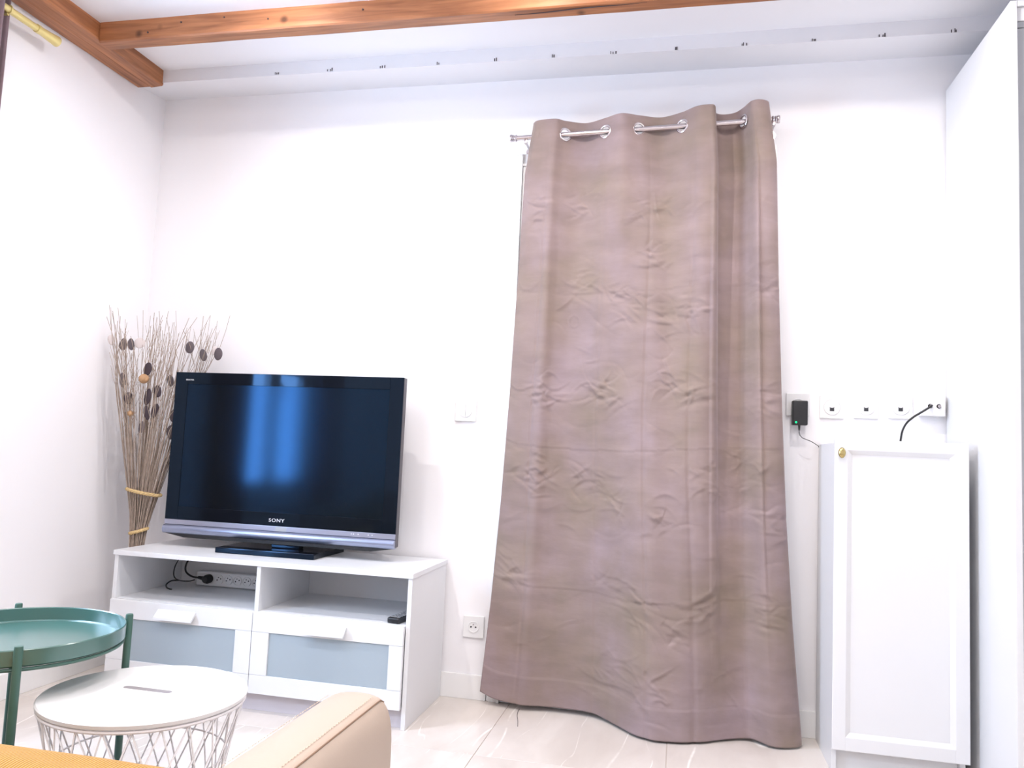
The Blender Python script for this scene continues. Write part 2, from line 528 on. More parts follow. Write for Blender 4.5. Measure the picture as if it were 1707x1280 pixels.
# bulkhead along the top of the back wall, soffit a little uneven
bm = bmesh.new()
prism(bm, [(-0.2, 2.49), (0.0, 2.508), (0.0, ZC + 0.004), (-0.2, ZC + 0.004)], 'x', XL, XR)
bulk = struct('trim_1', bm, 'bulk')
for k, (x, z) in enumerate([(-0.798, 2.497), (-0.557, 2.497), (-0.326, 2.496), (-0.088, 2.495), (0.148, 2.495), (0.376, 2.495),
                            (0.604, 2.494), (0.843, 2.494), (1.083, 2.494), (1.326, 2.494), (1.555, 2.494), (1.788, 2.494)]):
    b = bmesh.new()
    for q in range(random.choice((2, 3, 3))):
        dx = (q - 1) * 0.008 + random.uniform(-0.003, 0.003)
        h = random.uniform(0.004, 0.011)
        box(b, x + dx, x + dx + random.uniform(0.002, 0.004), -0.2022, -0.199, z - 0.003, z + h)
    obj('plaster_chip', b, 'mark', bulk)

# baseboards
BB = 0.093
sbox('baseboard_back', 'trim', XL, 0.178, -0.012, 0.0, 0.0, BB, 0.002)
sbox('baseboard_right', 'trim', 1.232, 1.812, -0.012, 0.0, 0.0, BB, 0.002)
sbox('baseboard_left', 'trim', XL, XL + 0.012, YR, -0.013, 0.0, BB, 0.002)
sbox('baseboard_rear', 'trim', XL + 0.013, XR, YR, YR + 0.012, 0.0, BB, 0.002)

# window in the left wall, its casements, panes and sill
win = thing('window_1', None, None, (XL - 0.05, (WY0 + WY1) / 2, WZ0)); tag(win, kind='structure')
fx0, fx1 = XL - 0.085, XL - 0.030
bm = bmesh.new()
box(bm, fx0, fx1, WY0, WY0 + 0.045, WZ0, WZ1, 0.003); box(bm, fx0, fx1, WY1 - 0.045, WY1, WZ0, WZ1, 0.003)
box(bm, fx0, fx1, WY0 + 0.045, WY1 - 0.045, WZ0, WZ0 + 0.05, 0.003); box(bm, fx0, fx1, WY0 + 0.045, WY1 - 0.045, WZ1 - 0.045, WZ1, 0.003)
obj('window_frame', bm, 'trim', win)
ym = (WY0 + WY1) / 2
for (a, b2) in ((WY0 + 0.047, ym - 0.001), (ym + 0.001, WY1 - 0.047)):
    bm = bmesh.new(); s = 0.058
    cx0, cx1 = XL - 0.070, XL - 0.024
    box(bm, cx0, cx1, a, a + s, WZ0 + 0.052, WZ1 - 0.047, 0.004); box(bm, cx0, cx1, b2 - s, b2, WZ0 + 0.052, WZ1 - 0.047, 0.004)
    box(bm, cx0, cx1, a + s, b2 - s, WZ0 + 0.052, WZ0 + 0.052 + s + 0.02, 0.004); box(bm, cx0, cx1, a + s, b2 - s, WZ1 - 0.047 - s, WZ1 - 0.047, 0.004)
    box(bm, cx0 + 0.01, cx1 - 0.01, a + s, b2 - s, 1.38, 1.41, 0.003)
    cs = obj('casement', bm, 'trim', win)
    for (z0, z1) in ((WZ0 + 0.07 + s, 1.38), (1.41, WZ1 - 0.047 - s)):
        bm = bmesh.new(); box(bm, XL - 0.05, XL - 0.045, a + s, b2 - s, z0, z1)
        obj('pane', bm, 'pane', cs)
bm = bmesh.new(); box(bm, XL - 0.028, XL + 0.03, WY0 - 0.04, WY1 + 0.04, WZ0 - 0.03, WZ0 - 0.001, 0.004)
obj('window_sill', bm, 'trim', win)
bm = bmesh.new(); box(bm, XL - 0.024, XL - 0.016, ym - 0.012, ym + 0.012, 1.25, 1.37, 0.003); tube(bm, [(XL - 0.018, ym, 1.31), (XL + 0.012, ym, 1.31), (XL + 0.02, ym, 1.30), (XL + 0.02, ym, 1.22)], 0.007, 8)
obj('window_handle', bm, 'white_matt', win)
pl = bpy.data.lights.new('window_portal', 'AREA'); pl.shape = 'RECTANGLE'; pl.size = WY1 - WY0; pl.size_y = WZ1 - WZ0
pl.cycles.is_portal = True
po = bpy.data.objects.new('window_portal', pl); COL.objects.link(po)
po.location = (XL - 0.115, ym, (WZ0 + WZ1) / 2)
po.rotation_euler = Matrix(((0, 0, -1), (1, 0, 0), (0, -1, 0))).to_euler()

# door behind the long curtain: casing, leaf, panels
DX0, DX1, DZ = 0.182, 1.228, 2.185
door = thing('door_1', None, None, (0.705, -0.01, 0.0)); tag(door, kind='structure')
bm = bmesh.new()
for (x0, x1, y) in ((DX0, DX0 + 0.05, 0.010), (DX0 + 0.008, DX0 + 0.040, 0.016), (DX0 + 0.040, DX0 + 0.052, 0.024)):
    box(bm, x0, x1, -y, 0.0, 0.0, DZ, 0.002); box(bm, DX0 + DX1 - x1, DX0 + DX1 - x0, -y, 0.0, 0.0, DZ, 0.002)
box(bm, DX0, DX1, -0.012, 0.0, DZ - 0.05, DZ, 0.002)
obj('door_casing', bm, 'trim', door)
bm = bmesh.new(); box(bm, DX0 + 0.053, DX1 - 0.053, -0.010, 0.0, 0.004, DZ - 0.052, 0.002)
leaf = obj('door_leaf', bm, 'trim', door)
for (x0, x1) in ((0.30, 0.66), (0.75, 1.11)):
    for (z0, z1) in ((0.15, 0.85), (1.0, 2.0)):
        bm = bmesh.new(); box(bm, x0, x1, -0.016, -0.009, z0, z1, 0.004); obj('door_panel', bm, 'trim', leaf)

# ------------------------------------------------------------------ ceiling beams
def wavy_beam(name, label, axis, a, b, c0, c1, z0, z1, groove=False):
    """beam along an axis with hand-hewn, slightly wandering arrises"""
    bm = bmesh.new(); n = 60; rings = []
    L = b - a
    for i in range(n + 1):
        t = a + L * i / n
        w = lambda s, am=0.0022: noise.noise((t * 3.1, s, 0.3)) * am + noise.noise((t * 11, s, 4.0)) * am * 0.5
        ch = 0.005
        prof = [(c0 + w(1), z0 + ch + w(2)), (c0 + ch + w(1), z0 + w(2))]
        if groove:
            g = c0 + (c1 - c0) * 0.52
            prof += [(g - 0.004, z0 + w(2)), (g, z0 + 0.008), (g + 0.004, z0 - 0.004 + w(2))]
        prof += [(c1 - ch + w(3), z0 + w(4)), (c1 + w(3), z0 + ch + w(4)), (c1 + w(5), z1), (c0 + w(6), z1)]
        rings.append([bm.verts.new((t, q[0], q[1]) if axis == 'x' else (q[0], t, q[1])) for q in prof])
    k = len(rings[0])
    for r0, r1 in zip(rings[:-1], rings[1:]):
        for i in range(k): bm.faces.new((r0[i], r0[(i + 1) % k], r1[(i + 1) % k], r1[i]))
    bm.faces.new(rings[0]); bm.faces.new(list(reversed(rings[-1])))
    if axis == 'y':      # let the grain run along the beam: mesh built along local x, object turned
        bmesh.ops.recalc_face_normals(bm, faces=bm.faces)
        org = Vector(((c0 + c1) / 2, (a + b) / 2, z0))
        for v in bm.verts:
            d = v.co - org; v.co = Vector((d.y, -d.x, d.z))
        me = bpy.data.meshes.new(name); bm.to_mesh(me); bm.free(); me.materials.append(M['wood'])
        o = bpy.data.objects.new(name, me); COL.objects.link(o); o.location = org; o.rotation_euler = (0, 0, PI / 2)
    else:
        o = obj(name, bm, 'wood')
    return tag(o, label, 'beam')
wavy_beam('ceiling_beam', 'brown wooden ceiling beam running along the top of the left wall', 'y', YR, -0.195, XL + 0.001, -1.336, 2.478, ZC, True)
cb = wavy_beam('ceiling_beam', 'brown wooden ceiling beam crossing the room above the curtain, lit by spotlights', 'x', -1.333, XR, -0.585, -0.520, 2.466, ZC)
# a long drying crack and nail heads
bm = bmesh.new()
tube(bm, [(0.30 + 0.05 * i, -0.556 - 0.002 * i + 0.002 * math.sin(i), 2.4655) for i in range(10)], [0.0008, 0.0015, 0.002, 0.0022, 0.002, 0.002, 0.0018, 0.0015, 0.001, 0.0005], 6)
obj('crack', bm, 'mark', cb)
for x, z in ((-0.98, 2.52), (-0.80, 2.525), (-0.62, 2.505), (-0.25, 2.512), (0.02, 2.53), (0.30, 2.51), (-1.12, 2.49)):
    bm = bmesh.new(); lathe(bm, (x, -0.5868, z), [(0, 0.0008), (0.003, 0.0006), (0.0035, -0.002)], (0, -1, 0), 10); obj('nail', bm, 'mark', cb)

# ------------------------------------------------------------------ recessed ceiling spotlights (the room's lamps)
places = ['over the television side', 'in the middle', 'on the wardrobe side']
rows = ['row by the crossing beam', 'row above the sofa front', 'row behind the sofa']
for k, (x, y) in enumerate(SPOTS):
    t = thing('ceiling_spotlight', 'round recessed ceiling spotlight, %s, %s' % (rows[k // 3], places[k % 3]), 'spotlight', (x, y, ZC), 'recessed ceiling spotlights')
    bm = bmesh.new(); lathe(bm, (x, y, ZC), [(0.030, -0.002), (0.032, -0.004), (0.042, -0.003), (0.043, 0.0), (0.030, 0.0), (0.030, -0.002)], n=32)
    obj('trim_ring', bm, 'white_matt', t, True)
    bm = bmesh.new(); lathe(bm, (x, y, ZC), [(0, -0.0015), (0.029, -0.0015), (0.029, 0.0), (0, 0.0)], n=24)
    obj('lens', bm, 'lens', t)
    l = bpy.data.lights.new('spot_lamp', 'SPOT'); l.spot_size = math.radians(178); l.spot_blend = 1.0; l.shadow_soft_size = 0.013; l.energy = SPOT_W; l.color = SPOT_COL
    lo = bpy.data.objects.new('spot_lamp', l); COL.objects.link(lo); lo.parent = t; lo.location = (0, 0, -0.016)
    l = bpy.data.lights.new('added_side_glow', 'POINT'); l.shadow_soft_size = 0.013; l.energy = SPOT_W * 0.1; l.color = SPOT_COL     # extra point lamp, added to brighten the beam and ceiling around the spotlight
    lo = bpy.data.objects.new('added_side_glow', l); COL.objects.link(lo); lo.parent = t; lo.location = (0, 0, -0.016)

# ================================================================== TALL FURNITURE ON THE RIGHT
wx = 1.818
w = thing('wardrobe', 'tall white wardrobe with sliding doors on the right', 'wardrobe', (2.45, -0.30, 0.0))
bpart('side_panel', 'white', w, wx, wx + 0.018, -0.602, -0.013, 0.0, 2.366, 0.0015)
bpart('side_panel', 'white', w, XR - 0.02, XR - 0.002, -0.602, -0.002, 0.0, 2.366, 0.0015)
bpart('top_panel', 'white', w, wx + 0.0185, XR - 0.0205, -0.602, -0.002, 2.348, 2.366, 0.0015)
bpart('back_panel', 'white', w, wx + 0.0185, XR - 0.0205, -0.012, -0.002, 0.0, 2.347, 0.001)
bpart('header', 'white', w, wx + 0.0185, XR - 0.0205, -0.595, -0.575, 2.306, 2.347, 0.001)
bpart('top_rail', 'gap', w, wx + 0.0185, XR - 0.0205, -0.590, -0.500, 2.287, 2.3055, 0.001)
bpart('bottom_rail', 'gap', w, wx + 0.0185, XR - 0.0205, -0.595, -0.500, 0.0, 0.03, 0.001)
for (x0, x1, y) in ((wx + 0.02, 2.47, -0.585), (2.43, XR - 0.022, -0.545)):
    d = bpart('sliding_door', 'sliding', w, x0 + 0.03, x1 - 0.03, y, y + 0.012, 0.034, 2.284, 0.001)
    for (a, b2) in ((x0, x0 + 0.0295), (x1 - 0.0295, x1)):
        bpart('door_profile', 'gap', d, a, b2, y - 0.006, y + 0.022, 0.032, 2.285, 0.003)

# small cabinet with a shaker door
cx0, cx1, cz = 1.390, 1.782, 1.045
c = thing('narrow_cabinet', 'narrow white cabinet with framed door and brass knob beside the wardrobe', 'cabinet', ((cx0 + cx1) / 2, -0.17, 0))
bpart('side_panel', 'white', c, cx0, cx0 + 0.016, -0.306, -0.014, 0.0, cz, 0.001)
bpart('side_panel', 'white', c, cx1 - 0.016, cx1, -0.306, -0.014, 0.0, cz, 0.001)
bpart('top_panel', 'white', c, cx0 + 0.0165, cx1 - 0.0165, -0.304, -0.014, cz - 0.017, cz - 0.001, 0.001)
bpart('back_panel', 'white', c, cx0 + 0.0165, cx1 - 0.0165, -0.020, -0.015, 0.05, cz - 0.0175, 0.0)
bpart('bottom_panel', 'white', c, cx0 + 0.0165, cx1 - 0.0165, -0.304, -0.021, 0.085, 0.101, 0.001)
bpart('plinth', 'white', c, cx0 + 0.0165, cx1 - 0.0165, -0.290, -0.274, 0.0, 0.084, 0.001)
# door: frame with a moulded recess and a flat panel, slightly larger than the carcass
dx0, dx1, dz0, dz1, dy0, dy1 = 1.388, 1.789, 0.074, 1.058, -0.330, -0.311
px0, px1, pz0, pz1 = dx0 + 0.042, dx1 - 0.042, dz0 + 0.043, dz1 - 0.037
bm = bmesh.new()
box(bm, dx0, px0, dy0, dy1, dz0, dz1, 0.0025); box(bm, px1, dx1, dy0, dy1, dz0, dz1, 0.0025)
box(bm, px0 - 0.002, px1 + 0.002, dy0, dy1, dz0, pz0, 0.0025); box(bm, px0 - 0.002, px1 + 0.002, dy0, dy1, pz1, dz1, 0.0025)
dr = obj('door', bm, 'white', c)
bm = bmesh.new(); box(bm, px0 - 0.004, px1 + 0.004, dy0 + 0.008, dy1 - 0.002, pz0 - 0.004, pz1 + 0.004); obj('door_panel', bm, 'white', dr)
def bevel_strip(bm, x0, x1, z0, z1, y_out, y_in, d):
    o = [(x0, z0), (x1, z0), (x1, z1), (x0, z1)]; i = [(x0 + d, z0 + d), (x1 - d, z0 + d), (x1 - d, z1 - d), (x0 + d, z1 - d)]
    V = [bm.verts.new((a, y_out, b)) for a, b in o]; Wv = [bm.verts.new((a, y_in, b)) for a, b in i]; X = [bm.verts.new((a, y_in + 0.002, b)) for a, b in o]
    for k in range(4):
        n = (k + 1) % 4
        bm.faces.new((V[k], V[n], Wv[n], Wv[k])); bm.faces.new((V[k], X[k], X[n], V[n])); bm.faces.new((Wv[k], Wv[n], X[n], X[k]))
bm = bmesh.new(); bevel_strip(bm, px0 - 0.001, px1 + 0.001, pz0 - 0.001, pz1 + 0.001, dy0 + 0.0005, dy0 + 0.0075, 0.014); obj('moulding', bm, 'white', dr)
bm = bmesh.new()
lathe(bm, (0, 0, 0), [(0, 0.020), (0.006, 0.0195), (0.010, 0.017), (0.0115, 0.013), (0.010, 0.009), (0.006, 0.005), (0.007, 0.0), (0, 0.0)], (0, -1, 0), 28)
for v in bm.verts: v.co.z *= 1.5
for v in bm.verts: v.co += Vector((1.409, dy0, 1.013))
tag(obj('knob', bm, 'brass', dr, True, 60), 'polished oval brass knob')

# ------------------------------------------------------------------ sockets, adapter, antenna cable on the back wall
def plate(parent, xc, zc, s=0.084, d=0.010):
    bm = bmesh.new(); box(bm, xc - s / 2, xc + s / 2, -d, 0.0, zc - s / 2, zc + s / 2, 0.003)
    return obj('plate', bm, 'white_matt', parent)
def disc(parent, name, xc, zc, r, y0, y1, material='white_matt'):
    bm = bmesh.new(); lathe(bm, (xc, 0, zc), [(0, -y1), (r - 0.001, -y1), (r, -y1 - 0.001), (r, -y0), (0, -y0)], (0, 1, 0), 40)
    return obj(name, bm, material, parent, True, 30)
def euro_socket(xc, zc, label, name='wall_socket'):
    t = thing(name, label, 'wall socket', (xc, 0, zc - 0.042))
    plate(t, xc, zc)
    bm = bmesh.new(); lathe(bm, (xc, 0, zc), [(0, 0.0105), (0.019, 0.0105), (0.0195, 0.0125), (0.022, 0.0125), (0.0225, 0.009), (0, 0.009)], (0, -1, 0), 40)
    well = obj('socket_well', bm, 'white_matt', t, True, 30)
    for dx in (-0.0095, 0.0095):
        disc(well, 'pin_hole', xc + dx, zc, 0.0030, 0.0095, 0.0112, 'port')
    cyl_b = bmesh.new(); cyl(cyl_b, (xc, -0.0105, zc + 0.010), (xc, -0.0170, zc + 0.010), 0.0023, n=10); obj('earth_pin', cyl_b, 'chrome', well, True)
    return t
euro_socket(0.117, 0.276, 'square white wall socket low on the wall, between media unit and curtain')
t = thing('light_switch', 'square white wall switch with two round rocker halves beside the television', 'light switch', (0.042, 0, 1.082))
plate(t, 0.042, 1.126, 0.088)
for s in (-1, 1):
    bm = bmesh.new(); n = 18; R = 0.026
    pts = [(0.042 + s * 0.0008, 1.126 - R * 0.999)] + [(0.042 + s * (0.0008 + R * math.cos(a)), 1.126 + R * math.sin(a)) for a in [(-PI / 2) + PI * (i + 1) / (n + 1) for i in range(n)]] + [(0.042 + s * 0.0008, 1.126 + R * 0.999)]
    prism(bm, pts, 'y', -0.0135, -0.0095); obj('rocker', bm, 'white_matt', t)
# adapter in the first socket
euro_socket(1.316, 1.190, 'white wall socket right of the curtain, with a black adapter plugged in')
t = thing('power_adapter', 'black plug-in power adapter with glowing green light and thin black cable', 'power adapter', (1.319, -0.045, 1.110))
bm = bmesh.new(); box(bm, 1.292, 1.346, -0.048, -0.0135, 1.112, 1.202, 0.005, 3); obj('body', bm, 'black', t, True)
bm = bmesh.new(); lathe(bm, (1.305, -0.048, 1.122), [(0, 0.0022), (0.0028, 0.0018), (0.004, 0.0), (0, -0.001)], (0, -1, 0), 20); tag(obj('indicator_light', bm, 'led', t, True), 'small glowing green light')
bm = bmesh.new(); cyl(bm, (1.318, -0.034, 1.112), (1.318, -0.034, 1.093), 0.0045, 0.0028, 12); obj('strain_relief', bm, 'black', t, True)
bm = bmesh.new()
tube(bm, [(1.318, -0.034, 1.095), (1.318, -0.034, 1.085), (1.321, -0.035, 1.075), (1.329, -0.036, 1.066), (1.342, -0.037, 1.061), (1.358, -0.037, 1.055), (1.374, -0.026, 1.047), (1.388, -0.010, 1.040), (1.400, -0.0075, 1.020), (1.405, -0.0075, 0.90)], 0.0013, 8)
obj('cable', bm, 'black', t, True)
# three network sockets
for k, (x, lab) in enumerate([(1.434, 'round white network socket nearest the black adapter'), (1.551, 'round white network socket, middle of the three in the row'), (1.667, 'round white network socket next to the antenna outlet')]):
    zc = 1.184 + 0.0035 * k
    t = thing('network_socket', lab, 'network socket', (x, 0, zc - 0.042), 'network sockets above the cabinet')
    plate(t, x, zc); disc(t, 'cover_disc', x, zc, 0.028, 0.009, 0.0125)
    bm = bmesh.new()
    prism(bm, [(x - 0.0075, zc - 0.015), (x + 0.0075, zc - 0.015), (x + 0.0075, zc + 0.001), (x + 0.004, zc - 0.003), (x - 0.004, zc - 0.003), (x - 0.0075, zc + 0.001)], 'y', -0.0132, -0.012)
    obj('port', bm, 'port', t)
# surface mounted antenna outlet
t = thing('antenna_outlet', 'white surface-mounted antenna box with two metal connectors in the corner', 'antenna outlet', (1.768, 0, 1.156))
bm = bmesh.new(); box(bm, 1.728, 1.808, -0.038, 0.0, 1.160, 1.232, 0.004); obj('box', bm, 'white_matt', t)
for x in (1.758, 1.786):
    bm = bmesh.new(); lathe(bm, (x, -0.038, 1.196), [(0, 0.003), (0.0035, 0.003), (0.0035, 0.008), (0.0055, 0.008), (0.0055, 0), (0.008, 0), (0.008, -0.001), (0, -0.001)], (0, -1, 0), 20); obj('connector', bm, 'chrome', t, True)
bm = bmesh.new()
cp = [(1.758, -0.042, 1.196), (1.757, -0.060, 1.196), (1.745, -0.068, 1.188), (1.722, -0.068, 1.172), (1.695, -0.066, 1.153), (1.675, -0.060, 1.132), (1.664, -0.050, 1.105), (1.662, -0.035, 1.075), (1.664, -0.018, 1.05), (1.665, -0.0075, 1.02), (1.665, -0.0075, 0.92)]
def smooth_pts(pts, n=6):
    P = [Vector(q) for q in pts]; out = []
    for i in range(len(P) - 1):
        a = P[max(i - 1, 0)]; b = P[i]; c_ = P[i + 1]; d = P[min(i + 2, len(P) - 1)]
        for k in range(n):
            s = k / n
            out.append(0.5 * ((2 * b) + (-a + c_) * s + (2 * a - 5 * b + 4 * c_ - d) * s * s + (-a + 3 * b - 3 * c_ + d) * s ** 3))
    out.append(P[-1]); return out
tube(bm, smooth_pts(cp), 0.0036, 12)
tag(obj('antenna_cable', bm, 'black', None, True), 'thick black cable curving from antenna box down behind the cabinet', 'cable')

# ================================================================== CURTAINS
def interp(tab, u):
    for a, b in zip(tab[:-1], tab[1:]):
        if u <= b[0]:
            s = (u - a[0]) / (b[0] - a[0]) if b[0] > a[0] else 0
            return [a[k] + (b[k] - a[k]) * s for k in range(1, len(a))]
    return list(tab[-1][1:])
def catmull(tab, u):
    n = len(tab)
    for i in range(n - 1):
        if u <= tab[i + 1][0] or i == n - 2:
            p0, p1, p2, p3 = tab[max(i - 1, 0)], tab[i], tab[i + 1], tab[min(i + 2, n - 1)]
            h = p2[0] - p1[0]; s = (u - p1[0]) / h; out = []
            for k in range(1, len(p1)):
                m1 = (p2[k] - p0[k]) / (p2[0] - p0[0]) * h if i > 0 else (p2[k] - p1[k])
                m2 = (p3[k] - p1[k]) / (p3[0] - p1[0]) * h if i < n - 2 else (p2[k] - p1[k])
                out.append((2 * s ** 3 - 3 * s * s + 1) * p1[k] + (s ** 3 - 2 * s * s + s) * m1 + (-2 * s ** 3 + 3 * s * s) * p2[k] + (s ** 3 - s * s) * m2)
            return out
RY, RZ0, RZ1 = -0.105, 2.214, 2.246        # rod: depth, height at its two ends
def rod_z(x): return RZ0 + (RZ1 - RZ0) * (x - 0.202) / (1.213 - 0.202)
TOP = [(0, .292, -.112), (.05, .312, -.132), (.14, .385, -.136), (.20, .42, -.108), (.28, .498, -.074), (.36, .576, -.108), (.43, .640, -.140), (.50, .706, -.108),
       (.58, .788, -.074), (.66, .869, -.108), (.715, .925, -.152), (.75, .978, -.156), (.765, .990, -.135), (.785, .990, -.085), (.82, 1.02, -.058), (.855, 1.065, -.066), (.89, 1.094, -.108),
       (.925, 1.118, -.158), (.955, 1.148, -.166), (.985, 1.180, -.140), (1.0, 1.184, -.095)]
BOT = [(0, .168, -.060, .050), (.05, .228, -.066, .030), (.14, .333, -.070, .022), (.25, .460, -.060, .020), (.36, .603, -.060, .018), (.40, .655, -.100, .012), (.44, .702, -.152, .010),
       (.50, .769, -.219, .009), (.58, .850, -.243, .008), (.66, .920, -.236, .008), (.72, 1.000, -.195, .008), (.80, 1.085, -.142, .008), (.855, 1.14, -.120, .010), (.88, 1.170, -.128, .012),
       (.925, 1.228, -.166, .008), (.965, 1.285, -.155, .007), (.99, 1.325, -.125, .008), (1.0, 1.332, -.090, .012)]
WX = [(0, 0), (.095, .22), (.28, .31), (.48, .43), (.67, .58), (.83, .76), (1.0, 1.0)]
# crushed velvet: short creases gathered in patches (u across, t down the cloth), some spread about at random
CLUSTER = [(.10, .15), (.27, .15), (.52, .17), (.55, .24), (.44, .31), (.60, .36), (.46, .33), (.68, .33), (.12, .47), (.17, .48), (.33, .47), (.40, .48), (.60, .46), (.70, .48), (.10, .62), (.17, .63), (.33, .63), (.40, .66), (.60, .68),
           (.42, .80), (.50, .82), (.62, .85), (.72, .82), (.96, .30), (.95, .50), (.96, .68), (.95, .82), (.42, .93), (.56, .95), (.08, .80), (.86, .60), (.30, .28), (.74, .62)]
_rs = np.random.RandomState(5)
STROKES = []
for (cu, ct) in CLUSTER:
    for k in range(14):
        a = _rs.normal(0, 0.42)
        L = _rs.uniform(0.018, 0.060)
        STROKES.append((cu * 1.25 + _rs.normal(0, 0.040), ct * 2.22 + _rs.normal(0, 0.036), a, L, _rs.uniform(0.0035, 0.0075), _rs.choice([-1, -1, 1]) * _rs.uniform(0.0018, 0.0050), _rs.normal(0, 4.0)))
for k in range(120):
    STROKES.append((_rs.uniform(0, 1.25), _rs.uniform(0.15, 2.2), _rs.normal(0, 0.35), _rs.uniform(0.03, 0.09), _rs.uniform(0.004, 0.010), _rs.choice([-1, 1]) * _rs.uniform(0.0008, 0.0026), _rs.normal(0, 3.0)))
def crease_field(nu, nt):
    X, Z = np.meshgrid(np.linspace(0, 1.25, nu + 1), np.linspace(0, 2.25, nt + 1))
    Dm = np.zeros_like(X)
    for (cx_, cz_, a, L, w_, am, kk) in STROKES:
        i0, i1 = np.searchsorted(X[0], [cx_ - 2.6 * L, cx_ + 2.6 * L]); j0, j1 = np.searchsorted(Z[:, 0], [cz_ - 2.6 * L - 0.03, cz_ + 2.6 * L + 0.03])
        if i1 <= i0 or j1 <= j0: continue
        x = X[j0:j1, i0:i1] - cx_; z = Z[j0:j1, i0:i1] - cz_
        sl = x * math.cos(a) + z * math.sin(a); nl = -x * math.sin(a) + z * math.cos(a) - kk * sl * sl
        Dm[j0:j1, i0:i1] += am * np.exp(-(sl / L) ** 2) * (np.exp(-np.abs(nl) / w_) - 0.45 * np.exp(-(nl - 2.2 * w_) ** 2 / (2 * w_) ** 2))
    for (cu, ct) in ((.262, .352), (.048, .026)):        # round marks pressed by the eyelets in the packing
        q = np.hypot(X - cu * 1.25, Z - ct * 2.25)
        Dm -= 0.0022 * np.exp(-((q - 0.022) / 0.0028) ** 2)
    return Dm
def wrinkle(u, t):
    # t: 0 heading .. 1 hem.  slow unevenness, packing folds and soft upright folds
    x = u * 1.25; z = t * 2.25
    d = 0.0022 * noise.noise((x * 4.0, z * 6.0, 2.0)) * min(1, t / 0.08)
    for zf, am in ((0.565, 0.0016), (0.30, 0.0010), (0.80, 0.0014)):   # level packing folds
        e = (t - zf - 0.006 * math.sin(u * 5)) / 0.006
        d += am * math.exp(-abs(e)) * (1 if e > 0 else -0.4)
    for uf, am in ((.115, .003), (.355, .0025), (.53, .0030), (.69, .0035)):     # upright packing folds
        e = (u - uf - 0.006 * math.sin(t * 9)) / 0.006
        d += am * math.exp(-e * e) * min(1, t * 4)
    fa = min(1, t * 3) * (1 - 0.45 * t)
    for uf, su, am in ((.14, .030, -.014), (.245, .050, .012), (.36, .026, -.013), (.45, .04, .009), (.56, .030, -.009), (.63, .04, .008), (.72, .025, -.009)):   # soft upright folds
        e = (u - uf) / su
        d += am * fa * math.exp(-e * e)
    return d
def curtain_point(u, t):
    a = catmull(TOP, u); b = catmull(BOT, u)
    wx_ = interp(WX, t)[0]
    s = t * t * (3 - 2 * t)
    wy = 0.25 * t + 0.75 * s ** 1.3
    x = a[0] + (b[0] - a[0]) * wx_
    y = a[1] + (b[1] - a[1]) * wy
    # folds soften below the heading, the deep pleat right of the middle stays open far down
    damp = 0.45 * min(1, t * 3.2)
    keep = 1.0 if .745 < u < .93 else 0.0
    mid = -0.105
    y0 = mid + (a[1] - mid) * (1 - damp * (1 - keep * 0.8))
    y = y0 + (b[1] - y0) * wy
    z0 = rod_z(a[0]) + 0.055
    z = z0 + (b[2] - z0) * t
    y += wrinkle(u, t)
    if t > 0.955: y -= 0.0022                           # hem turned up double
    return Vector((x, min(y, -0.030), z))
cur = thing('curtain', 'long taupe velvet eyelet curtain on metal rod, covering the door', 'curtain', (0.75, -0.12, 0.0))
NU, NT = 280, 480
CF = crease_field(NU, NT)
bm = bmesh.new()
us = [i / NU for i in range(NU + 1)]
G = [[bm.verts.new(curtain_point(u, j / NT) + Vector((0, float(CF[j, i]), 0))) for i, u in enumerate(us)] for j in range(NT + 1)]
for j in range(NT):
    for i in range(NU):
        bm.faces.new((G[j][i], G[j][i + 1], G[j + 1][i + 1], G[j + 1][i]))
# eyelet holes: cut the cloth where it crosses the rod
EY = [.20, .36, .50, .66, .775, .89]
kill = []
for e in EY:
    q = Vector(catmull(TOP, e)); ctr = Vector((q.x, q.y, rod_z(q.x)))
    for f in bm.faces:
        c_ = f.calc_center_median()
        if (c_ - ctr).length < 0.0215: kill.append(f)
bmesh.ops.delete(bm, geom=list(set(kill)), context='FACES')
bmesh.ops.recalc_face_normals(bm, faces=bm.faces)
fab = obj('fabric', bm, 'velvet', cur, True, 180)
so = fab.modifiers.new('thickness', 'SOLIDIFY'); so.thickness = 0.0018; so.offset = 0
for e in EY:
    p0 = Vector(catmull(TOP, e - .012)); p1 = Vector(catmull(TOP, e + .012)); q = Vector(catmull(TOP, e))
    tdir = (p1 - p0); nrm = Vector((tdir.y, -tdir.x, 0)).normalized()
    bm = bmesh.new(); ctr = (q.x, q.y, rod_z(q.x))
    lathe(bm, ctr, [(0.0195, 0.002), (0.0215, 0.0034), (0.0250, 0.003), (0.0275, 0.001), (0.0275, -0.001), (0.0250, -0.003), (0.0215, -0.0034), (0.0195, -0.002), (0.0195, 0.002)], nrm, 32)
    obj('eyelet', bm, 'chrome', cur, True, 50)

